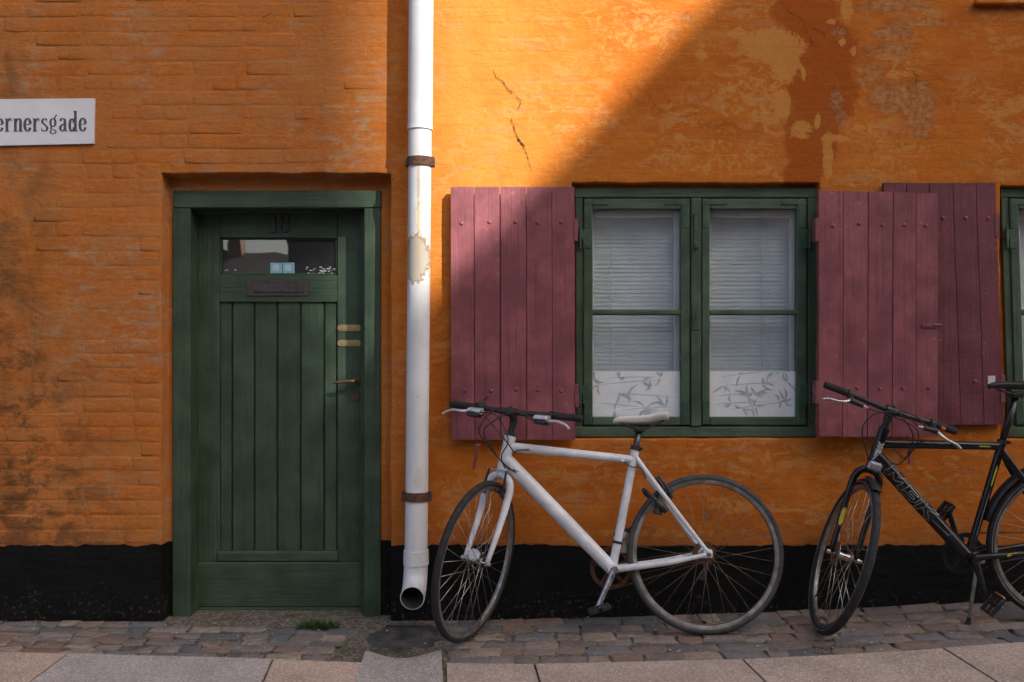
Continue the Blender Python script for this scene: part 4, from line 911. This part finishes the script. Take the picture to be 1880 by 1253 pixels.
    for s in (1, -1):
        n = 24; rs = [.0150+.0009*(i % 2) for i in range(n)]; e0 = np.array([-.0185, s*hw*.6, .0085]); e1 = np.array([-.0305, s*(hw+.004), .0105]); gp_ = [e0+(e1-e0)*i/(n-1) for i in range(n)]; rs[0] = .018; rs[-1] = .013
        MB().tube(gp_, rs, 14).build('grip', M['grip'], bar, True)
        m = MB()
        if o['name2'] == 'w':
            q_ = [(.005, .004), (.050, -.006), (.058, -.022), (.030, -.036), (.004, -.018)]; v = [(x, s*.128, z) for x, z in q_]+[(x*.96, s*.192, z*.9) for x, z in q_]; m.add(v, [tuple(range(5)), tuple(range(5, 10))[::-1]]+[(i, i+5, (i+1) % 5+5, (i+1) % 5) for i in range(5)]); sf_ = m.build('shifter', M['silver'], bar); md = sf_.modifiers.new('soft', 'BEVEL'); md.width = .006; md.segments = 2
            m = MB(); m.tube([(-.012, s*.178, .008), (-.012, s*.192, .008)], .0185, 14); m.box(.008, .054, min(s*.132, s*.190), max(s*.132, s*.190), -.042, -.026, .004); m.box(.02, .024, min(s*.14, s*.146), max(s*.14, s*.146), -.006, .006, .001); m.build('lever_clamp', M['plastic'], bar, 40)
        else:
            m.tube([(-.012, s*.172, .008), (-.012, s*.190, .008)], .0185, 14); m.tube([(-.010, s*.182, .004), (.020, s*.180, -.010), (.042, s*.178, -.016)], [.012, .013, .012], 10); m.tube([(.044, s*.190, -.016), (.048, s*.130, -.020)], [.013, .010], 10); m.build('lever_clamp', M['plastic'], bar, 40)
            MB().tube([(.048, s*.130, -.020), (.050, s*.108, -.022)], [.006, .004], 8).build('barrel_adjuster', M['alloy'], bar)
        m = MB(); lever(m, s, o['name2']); m.build('brake_lever', M['alloy'] if o['name2'] == 'b' else M['silver'], bar, True)
    # cranks, pedals, chain set
    pd = B.loc(*K['pd'], .085); dv = pd-bb; dv[1] = 0; dv = dv/np.linalg.norm(dv)*.168; pdv = np.array([-dv[2], 0, dv[0]])/.168
    ms = M[o['crank']]
    for s in (1, -1):
        c0 = bb+[0, s*.066, 0]; c1 = c0+dv*s+[0, s*.018, 0]
        m = MB(); m.tube([c0, c0+(c1-c0)*.12, c0+(c1-c0)*.55, c1], [.015, .0155, .0125, .0115], 12); m.tube([c0+[0, -s*.03, 0], c0+[0, s*.012, 0]], [.012, .0165], 18); m.tube([c0+[0, s*.012, 0], c0+[0, s*.016, 0]], .008, 12)
        ck = m.build('crank', ms, bk, 50)
        MP = Matrix.Translation(c1+np.array([0, s*.055, 0]))@Matrix.Rotation(o['pedal'], 4, 'Y')
        m = MB()
        for sx_ in (1, -1): m.box(sx_*.040-.006, sx_*.040+.006, -.044, .044, -.011, .011, .004)
        for sy_ in (1, -1): m.box(-.036, .036, sy_*.040-.005, sy_*.040+.005, -.010, .010, .003)
        m.tube([(0, -.05, 0), (0, .045, 0)], [.007, .010], 10); m.box(-.036, .036, -.006, .006, -.006, .006, .002)
        pe = m.build('pedal', M['plastic'], ck, 40, MP)
        if o['name2'] == 'b' and s == 1: m = MB(); m.box(.0455, .050, -.03, .03, -.008, .008, .001); m.box(-.05, -.0455, -.03, .03, -.008, .008, .001); m.build('pedal_reflector', M['orange'], ck, None, MP)
    m = MB(); cy_ = -.048; Rc, Rs = .088, .036
    m.add(*ringgeo([(Rc, .002), (Rc, -.002), (Rc-.016, -.002), (Rc-.016, .002)], 40)); m.v = [(x+bb[0], y+cy_, z+bb[2]) for x, y, z in m.v]
    for k in range(5): an = 2*math.pi*k/5+.3; m.tube([bb+[0, cy_, 0], bb+[(Rc-.01)*math.cos(an), cy_, (Rc-.01)*math.sin(an)]], [.012, .007], 8)
    for k in range(40): an = 2*math.pi*k/40; q_ = bb+[Rc*math.cos(an), cy_, Rc*math.sin(an)]; m.tube([q_, q_+[.005*math.cos(an), 0, .005*math.sin(an)]], [.003, .0012], 4)
    m.build('chainring', M[o['ring']], bk, 40)
    dd = rh-bb; d2 = math.hypot(dd[0], dd[2]); base = math.atan2(dd[2], dd[0]); off = math.acos((Rc-Rs)/d2); path = []
    for i in range(13): an = base+off+(2*math.pi-2*off)*i/12; path.append(bb+[Rc*math.cos(an), cy_, Rc*math.sin(an)])
    for i in range(7): an = base-off+2*off*i/6; path.append(rh+[Rs*math.cos(an), cy_, Rs*math.sin(an)])
    path.append(path[0]); links(path, .0125, .0042).build('chain', M[o['ring']], bk)
    m = MB()
    for k in range(6): m.tube([rh+[0, -.034-.004*k, 0], rh+[0, -.036-.004*k, 0]], .050-.005*k, 24)
    m.build('sprocket', M[o['ring']], bk, 40)
    # seat post and saddle
    nose = B.loc(*K['nose']); sc2 = nose+[-o['sl']*.55, 0, -.045]; top = stp+sdir*((sc2[2]-stp[2])/sdir[2])
    MB().tube([stp-sdir*.05, top], .0138, 16).build('seat_post', M[o['post']], bk, True)
    m = MB(); m.tube([stp-sdir*.008, stp+sdir*.010], r[3]+.004, 18); m.tube([stp+[-.02, -.012, 0], stp+[-.024, .020, -.002]], .006, 8); m.build('seat_clamp', M['plastic'], bk, 50)
    sd = saddle(bk, nose, o['sl'], M[o['seat']], o.get('stilt', 0))
    m = MB(); 
    for s in (1, -1): m.tube([nose+[-.04, s*.006, -.018], nose+[-.09, s*.022, -.038], nose+[-o['sl']*.62, s*.022, -.040], nose+[-o['sl']*.9, s*.032, -.012]], .0036, 8, True, 4)
    m.box(top[0]-.022, top[0]+.022, -.026, .026, top[2]-.012, top[2]+.010, .004); m.build('saddle_rail', M['plastic'], sd)
    return bk, dict(hb=hb, ht=ht, bb=bb, st=stp, rh=rh, MS=MS, MH=MH, h=h, ext=ext, L=L, a=a, f2=f2, l2=l2, hl=hl, fr=fr_, bar=bar, fk=fk, d0=d0, t0=t0, t1=t1, sc=sc_, sdir=sdir)
def inloc(MX, q): return np.array(MX@Vector(q))

# white bicycle leaning against the wall, front wheel turned out
BW = Bike(1295, -.32, 868, -.35, 8.5)
wb, W_ = bicycle(BW, dict(hb=(922, 866), ht=(936.5, 803), bb=(1124, 1045), st=(1167, 824), rh=(1295, 1012), pd=(1103, 1103), nose=(1125, 771)),
    dict(name='bicycle', name2='w', label='white bicycle with white saddle and silver brake levers, leaning below the whole window', frame='wframe', fork_m='wframe', Rr=.340, Rf=.345, tw=.0148, tyre_r='tyreg', tyre_f='tyre', spoke_r='rsteel', spoke_f='steel', hubr=.016, steer=64, L=.393, rake=.055, fork=(.0175, .0105),
         tubes=(.0250, .0200, .0310, .0185, .0125, .0105), tt=(.72, .905), dt=.36, clamp=(928, 757), ext=.045, bar=.315, crank='alloy', pedal=.25, ring='chain', post='post', seat='seatw', sl=.245, stilt=.02, roll=R(4)))
MS, MH = W_['MS'], W_['MH']; print('bar end', BW.wor(inloc(MH, (-.03, -.319, .01))))
# cables
def cable(nm, pts, parent, r=.0027, m='plastic'): return MB().tube(pts, r, 8, True, 8).build(nm, M[m], parent, True)
L1 = lambda q: inloc(MH, q); L2 = lambda q: inloc(MS, q)
bl = W_['t0']; cable('brake_cable', [L1((.045, -.128, -.02)), L1((.09, -.02, -.035)), L1((.115, .06, -.13)), L2((.105, .03, .06)), L2((.075, .045, .012))], wb)
cable('brake_cable', [L1((.045, .128, -.02)), L1((.10, .05, -.012)), L1((.13, -.05, -.10)), L2((.10, -.03, .09)), L2((.03, .032, .02)), W_['d0']+np.array([-.05, .030, -.05])], wb)
cable('gear_cable', [L1((.040, -.130, -.03)), L1((.11, -.06, -.05)), L1((.10, .05, -.14)), L2((.02, .045, .09)), W_['t0']+np.array([-.04, .023, -.018]), W_['t0']+np.array([-.10, .022, -.016])], wb)
cable('gear_cable', [L1((.040, .130, -.03)), L1((.12, .0, .0)), L1((.14, -.07, -.10)), L2((.11, -.05, .10)), L2((.04, .025, .03)), W_['d0']+np.array([-.045, .033, -.06])], wb)
for q_ in (W_['t0']+np.array([-.10, .022, -.016]), W_['t1']+np.array([.05, .020, -.004]), W_['d0']+np.array([-.05, .031, -.05])): MB().tube([q_+[.008, 0, .001], q_-[.008, 0, .001]], .005, 8).build('cable_stop', M['wframe'], wb)
cable('brake_cable', [W_['t1']+np.array([.05, .020, -.004]), W_['t1']+np.array([.015, .030, -.03]), W_['sc']+np.array([-.02, .026, -.05]), W_['sc']+(W_['rh']-W_['sc'])*.22+np.array([.02, .03, .0])], wb)
# rim brakes
def vbrake(Mx, bk, r_):
    m = MB()
    for s in (1, -1): m.tube([(.022, s*.040, r_-.028), (.030, s*.046, r_+.02), (.030, s*.040, r_+.085)], [.0075, .0065, .005], 8, True, 3); m.box(.006, .052, s*.021-.006, s*.021+.006, r_-.012, r_+.004, .003); m.tube([(.026, s*.018, r_-.004), (.026, s*.05, r_-.004)], .004, 8)
    b_ = m.build('rim_brake', M['plastic'], bk, 50, Mx)
    MB().tube([(.030, -.050, r_+.083), (.030, .046, r_+.083)], .003, 8).build('brake_link', M['alloy'], b_)
vbrake(MS@Matrix.Translation((.055*.3, 0, -.393)), wb, .312)
rhv = Vector(W_['rh']); sdv = Vector(W_['sc'])-rhv; ang = math.atan2(sdv.x, sdv.z)
vbrake(Matrix.Translation(rhv)@Matrix.Rotation(ang, 4, 'Y')@Matrix.Rotation(math.pi, 4, 'Z'), wb, .306)
# ring lock on the seat stays, rear lamp, reflector, bell, front derailleur
m = MB(); lk = Matrix.Translation(rhv)@Matrix.Rotation(ang+.12, 4, 'Y')
m.tube([(.006, .052, .265), (.006, .054, .33), (.006, .045, .366), (.006, 0, .380), (.006, -.045, .366), (.006, -.054, .33), (.006, -.052, .265)], .0075, 10, True, 4); m.box(-.006, .018, .040, .064, .25, .315, .004); m.box(-.006, .018, -.064, -.040, .25, .30, .004); m.build('ring_lock', M['plastic'], wb, 50, lk)
q_ = BW.loc(1208, 936, .03); m = MB(); m.tube([q_+[-.010, .0, .026], q_+[.0, .004, .006], q_+[.006, .006, -.018]], [.013, .019, .021], 12); m.build('lamp_bracket', M['plastic'], wb, 50)
q_ = W_['rh']+np.array([-.045, -.075, .004]); m = MB(); m.tube([q_+[.03, .06, -.002], q_], .006, 8); m.build('lamp_stem', M['dalloy'], wb); MB().tube([q_+[.006, 0, 0], q_+[-.012, 0, .002]], [.016, .014], 14).build('red_lamp', M['redl'], wb, 50)
m = MB(); q_ = W_['rh']; m.tube([q_+[-.01, -.062, -.01], q_+[-.016, -.066, -.05], q_+[.006, -.066, -.10]], [.008, .010, .007], 8); m.tube([q_+[-.014, -.07, -.052], q_+[-.014, -.055, -.052]], .018, 14); m.tube([q_+[.006, -.07, -.10], q_+[.006, -.055, -.10]], .018, 14); m.build('derailleur', M['plastic'], wb, 50)
m = MB(); q_ = W_['bb']+W_['sdir']*.115; m.tube([q_-W_['sdir']*.006, q_+W_['sdir']*.006], .0215, 16); m.build('clamp_band', M['plastic'], wb, 50); m = MB(); m.box(q_[0]-.045, q_[0]-.012, -.052, -.020, q_[2]-.05, q_[2]+.018, .005); m.build('derailleur', M['dalloy'], wb)
m = MB(); m.tube([(-.012, -.155, .010), (-.012, -.155, .030)], [.015, .017], 14); m.tube([(-.012, -.155, .030), (-.012, -.155, .042)], [.016, .008], 14); m.tube([(-.012, -.155, .034), (.0, -.125, .054)], [.003, .004], 6); m.build('bell', M['slotm'], W_['bar'], 50)
# hub reflector lamp at the front hub
m = MB(); m.tube([(.0, .0, 0), (.012, .004, .004)], [.030, .026], 18); m.build('hub_lamp', M['lens'], wb, 40, MS@Matrix.Translation((.055+.022, -.004, -.393+.022)))

# black bicycle on its kickstand
BB = Bike(1955, -.30, 1530, -.31, -3.5)
kb_, K_ = bicycle(BB, dict(hb=(1600, 856), ht=(1623, 789), bb=(1777, 1022), st=(1840, 812), rh=(1955, 992), pd=(1808, 1087), nose=(1813, 707)),
    dict(name='bicycle', name2='b', label='black bicycle with outlined lettering standing on its kickstand at the right', frame='bframe', fork_m='bframe', Rr=.338, Rf=.341, tw=.0180, tyre_r='tyre', tyre_f='tyre', spoke_r='steel', spoke_f='steel', hubr=.020, steer=85, L=.398, rake=.030, fork=(.0155, .0105), side='rimtan',
         tubes=(.0220, .0185, .0300, .0170, .0120, .0110), tt=(.62, .965), dt=.30, clamp=(1642, 755), ext=.012, bar=.288, crank='bframe', pedal=.9, ring='plastic', post='bframe', seat='seatb', sl=.27, stilt=-.02, roll=R(-2)))
MS2, MH2 = K_['MS'], K_['MH']; L1 = lambda q: inloc(MH2, q); L2 = lambda q: inloc(MS2, q)
cable('brake_cable', [L1((.050, -.108, -.022)), L1((.085, .0, -.020)), L1((.10, .09, -.035)), L1((.07, .12, -.10)), L2((.03, .10, .05)), K_['d0']+np.array([-.06, .030, -.03])], kb_)
cable('brake_cable', [L1((.050, .108, -.022)), L1((.085, .02, .004)), L1((.09, -.08, -.03)), L1((.08, -.11, -.11)), L2((.05, -.04, .03)), L2((.03, -.03, -.02))], kb_)
cable('gear_cable', [L1((.02, .15, -.012)), L1((.07, .08, .012)), L1((.09, .0, .010)), L1((.09, .085, -.06)), L2((.04, .11, .08)), K_['t0']+np.array([-.05, .02, -.02])], kb_)
# lettering along the down tube: outlined letters wrapped on the tube
ax0 = K_['d0']; ax = K_['bb']-ax0; axl = np.linalg.norm(ax); ax = ax/axl; pn = np.cross([0, 1., 0], ax); 
if pn[2] < 0: pn = -pn
def on_tube(o0, t_, s_, r_): s_ = max(-r_*.97, min(r_*.97, s_)); return o0+ax*t_+pn*s_+np.array([0, math.sqrt(r_*r_-s_*s_)+.0006, 0])
def ribbon(mb, poly, wid, place, closed=True):
    n = len(poly); pp = [np.array(q, float) for q in poly]; pts = []
    for i in range(n if closed else n-1):
        for k in range(5): pts.append(pp[i]+(pp[(i+1) % n]-pp[i])*k/5)
    if not closed: pts.append(pp[-1])
    N = len(pts); v = []; f = []
    for i, q in enumerate(pts):
        p0 = pts[(i-1) % N] if closed else pts[max(i-1, 0)]; p1 = pts[(i+1) % N] if closed else pts[min(i+1, N-1)]; t = (p1-p0)/(np.linalg.norm(p1-p0)+1e-9); nn = np.array([-t[1], t[0]])*wid
        v += [place(*(q+nn)), place(*(q-nn))]
    for i in range(N if closed else N-1): j = (i+1) % N; f.append((2*i, 2*i+1, 2*j+1, 2*j))
    mb.add(v, f)
LET = {'M': [[(0, 0), (.0, 1), (.28, 1), (.5, .55), (.72, 1), (1, 1), (1, 0), (.78, 0), (.78, .62), (.56, .2), (.44, .2), (.22, .62), (.22, 0)]],
       'B': [[(0, 0), (0, .2), (.62, .2), (.74, .3), (.62, .4), (.2, .4), (.2, .6), (.62, .6), (.74, .7), (.62, .8), (0, .8), (0, 1), (.75, 1), (.96, .8), (.88, .5), (.96, .2), (.75, 0)]],
       'K': [[(0, 0), (0, 1), (.22, 1), (.22, .58), (.7, 1), (1, 1), (.45, .5), (1, 0), (.7, 0), (.22, .42), (.22, 0)]]}
m = MB(); tpos = .070
for ch, wd in (('M', .112), ('B', .078), ('K', .092)):
    for poly in LET[ch]: ribbon(m, [(tpos+q[0]*wd+(q[1]-.5)*.012, (q[1]-.5)*.050) for q in poly], .00085, lambda t_, s_: on_tube(ax0, t_, s_, .0308))
    tpos += wd+.006
ribbon(m, [(.36, -.012), (.455, -.006), (.462, .012)], .0008, lambda t_, s_: on_tube(ax0, t_, s_, .0306), False)
m.build('frame_lettering', M['decal'], K_['fr'])
# head tube letters
ha = K_['a']; hx = np.cross([0, 1., 0], ha); m = MB()
for i, ch in enumerate('MBK'):
    o_ = K_['hb']+ha*(.030+.028*i)
    for poly in LET[ch]: ribbon(m, [(q[0]*.024, (q[1]-.5)*.022) for q in poly], .0022, lambda t_, s_: o_+ha*t_+hx*s_+np.array([0, math.sqrt(max(0, .0233**2-s_*s_))+.0004, 0]))
m.build('head_badge', M['decal'], K_['fr'])
def strip(name, p0, p1, wid, rad, m_, parent, up=None):
    p0, p1 = np.array(p0), np.array(p1); t = (p1-p0)/np.linalg.norm(p1-p0); n_ = np.cross([0, 1., 0], t); v = []; f = []
    for i in range(7):
        q = p0+(p1-p0)*i/6
        for s in (-1, 0, 1): d_ = s*wid*min(1, (.35+i*.6), (.35+(6-i)*.6)); v.append(q+n_*d_+np.array([0, math.sqrt(max(0, rad*rad-d_*d_))+.0005, 0]))
    for i in range(6):
        for s in (0, 1): a = i*3+s; f.append((a, a+1, a+4, a+3))
    return MB().add(v, f).build(name, M[m_], parent, True)
bbp, rhp = K_['bb'], K_['rh']; cs = lambda t: bbp+(rhp-bbp)*t+np.array([0, .034+.02*t, -.003])
strip('yellow_decal', cs(.34), cs(.52), .009, .0135, 'yellow', K_['fr'])
sp_ = lambda t: K_['bb']+(K_['st']-K_['bb'])*t
strip('yellow_decal', sp_(.62), sp_(.80), .0035, .0172, 'yellow', K_['fr']); strip('silver_decal', sp_(.16), sp_(.60), .0008, .0173, 'decal', K_['fr'])
tt_ = lambda t: K_['t0']+(K_['t1']-K_['t0'])*t
strip('yellow_decal', tt_(.80), tt_(.90), .003, .0187, 'yellow', K_['fr'])
fkp = lambda t, s=-1: np.array([.030*(.25+.75*max(0, (t-.55)/.45)), s*.0550, -.398*t])
m = MB(); v = []; f = []
for i in range(7):
    t = .50+.20*i/6; q = fkp(t)
    for s in (-1, 0, 1): d_ = s*.0085*min(1, .35+i*.6, .35+(6-i)*.6); v.append(q+np.array([math.sqrt(max(0, .0145**2-d_*d_))+.001, d_, 0]))
for i in range(6):
    for s in (0, 1): a_ = i*3+s; f.append((a_, a_+1, a_+4, a_+3))
m.add(v, f); yd = m.build('yellow_decal', M['yellow'], K_['fk'], True)
# mudguard stub, reflector, lamp, disc, kickstand, saddle tag
m = MB(); v = []; f = []; n = 9; Rm = .356
for i in range(n):
    t = R(66+24*i/(n-1)); 
    for j in range(5): y = -.020+.010*j; rr = Rm-.010+.008*(1-((j-2)/2)**2); v.append((rr*math.cos(t), y, rr*math.sin(t)))
for i in range(n-1):
    for j in range(4): a_ = i*5+j; f.append((a_, a_+5, a_+6, a_+1))
MF = MS2@Matrix.Translation((.030, 0, -.398)); o = MB().add(v, f).build('mudguard', M['plastic'], kb_, True, MF); md = o.modifiers.new('thick', 'SOLIDIFY'); md.thickness = .003
v2 = []
for i in range(n):
    t = R(100+62*i/(n-1))
    for j in range(5): y = -.030+.015*j; rr = Rm+.010*(1-((j-2)/2)**2); v2.append((-rr*math.cos(t)*-1 if False else -rr*math.cos(t), y, rr*math.sin(t)))
o = MB().add(v2, [q[::-1] for q in f]).build('mudguard', M['plastic'], kb_, True, Matrix.Translation(K_['rh'])); md = o.modifiers.new('thick', 'SOLIDIFY'); md.thickness = .004
m = MB(); v, f_ = cbox(-.012, .016, -.030, .030, -.020, .020, .009); m.add(v, f_); m.build('front_reflector', M['lens'], kb_, 30, MS2@Matrix.Translation((.036, .0, .004)))
m = MB(); m.tube([(0, -.034, 0), (0, -.032, 0)], .052, 30); m.build('brake_disc', M['dalloy'], kb_, 40, MF)
m = MB(); m.tube([(0, .056, 0), (0, .082, 0)], [.008, .007], 12); m.build('quick_release', M['dalloy'], kb_, 50, MF)
ft = BB.tol(ground(1778, 1144)); k0 = K_['bb']+np.array([-.030, .020, -.022]); m = MB(); m.tube([k0, k0+(ft-k0)*.93], [.009, .0075], 12); m.box(k0[0]-.03, k0[0]+.02, -.02, .03, k0[2]-.006, k0[2]+.012, .003); ks = m.build('kickstand', M['dalloy'], kb_, 50)
MB().tube([k0+(ft-k0)*.90, k0+(ft-k0)*.965, ft], [.009, .011, .013], 12).build('rubber_foot', M['plastic'], ks, 50)
m = MB(); m.tube([(.008, .212, .002), (.008, .228, .0)], .0115, 12); m.build('red_button', M['redb'], K_['bar'], 40)
q_ = BB.loc(1820, 700, .0); m = MB(); m.box(q_[0]-.016, q_[0]+.014, -.002, .002, q_[2]-.012, q_[2]+.022, .0005); m.build('paper_tag', M['stickw'], kb_)

# ------------------------------------------------------------------ across the street: roofs that shade the wall and show in the panes
def far_house(name, label, x0, x1, yf, yb, eave, ridge, gable, wallm, chim=()):
    o = tag(empty(name, ((x0+x1)/2, yf, -.2)), label, 'house', 'houses across the street'); inv = Matrix.Translation(-o.location)
    def part(nm, mb, m): q = mb.build(nm, m, o); q.data.transform(inv); return q
    part('wall', MB().box(x0, x1, yb, yf, -.2, eave, .02), wallm)
    if gable:
        xm = (x0+x1)/2; v = [(x0-.0, yf, eave), (x1, yf, eave), (xm, yf, ridge), (x0, yb, eave), (x1, yb, eave), (xm, yb, ridge)]
    else:
        ym = (yf+yb)/2; v = [(x0, yf+.25, eave-.1), (x0, yb-.25, eave-.1), (x0, ym, ridge), (x1, yf+.25, eave-.1), (x1, yb-.25, eave-.1), (x1, ym, ridge)]
    rf = part('roof', MB().add(v, [(0, 1, 2), (3, 5, 4), (0, 2, 5, 3), (1, 4, 5, 2), (0, 3, 4, 1)]), M['roof'])
    for cx, w_, h in chim: part('chimney', MB().box(cx-w_, cx+w_, (yf+yb)/2-.4, (yf+yb)/2+.4, ridge-1.2, ridge+h, .02), M['brick_far'])
    n = max(1, int((x1-x0)/2.4))
    for i in range(n):
        cx = x0+(x1-x0)*(i+.5)/n
        for z0 in np.arange(.9, eave-1.4, 2.7): part('window', MB().box(cx-.5, cx+.5, yf-.02, yf+.04, z0, z0+1.2, .01), M['farglass'])
    return o
far_house('gabled_house', 'tall gabled house across the street whose roof slope shades the wall', 4.0, 20.0, -11.0, -24.0, 6.72, 15.27, True, M['brick_far'])
far_house('row_house', 'low dark brick row house across the street reflected in the door pane', -3.6, 3.98, -11.0, -18.0, 5.2, 8.6, False, M['brick_dark'], ((1.0, .4, 1.0),))
far_house('row_house', 'distant low house with chimney reflected in the left of the door pane', -14.0, -7.2, -30.0, -37.0, 2.6, 4.75, False, M['brick_dark'], ((-10.6, .24, .45),))
# unseen tower added to throw soft-edged shade over the left of the wall
tw = tag(empty('shade_tower', (25.4, -37, -.2)), 'added tall brick tower, out of view behind the viewer, shading the left of the wall', 'tower')
cxr = P(742, 0).x+(34.1/(math.cos(SA)*math.cos(SE)))*SUN.x
m = MB(); m.box(cxr-7.5, cxr, -41, -34.1, -.2, 42, .05); q = m.build('shaft', M['brick_far'], tw); q.data.transform(Matrix.Translation(-tw.location))
m = MB(); c_ = cxr-3.75; m.add([(cxr-7.7, -41.2, 42), (cxr+.0, -41.2, 42), (cxr+.0, -33.9, 42), (cxr-7.7, -33.9, 42), (c_, -37.5, 54)], [(0, 1, 4), (1, 2, 4), (2, 3, 4), (3, 0, 4), (0, 3, 2, 1)]); q = m.build('spire', M['copper'], tw); q.data.transform(Matrix.Translation(-tw.location))
print('cobbles', nst, 'bricks', sum(o.name.startswith('brick') for o in house.children))
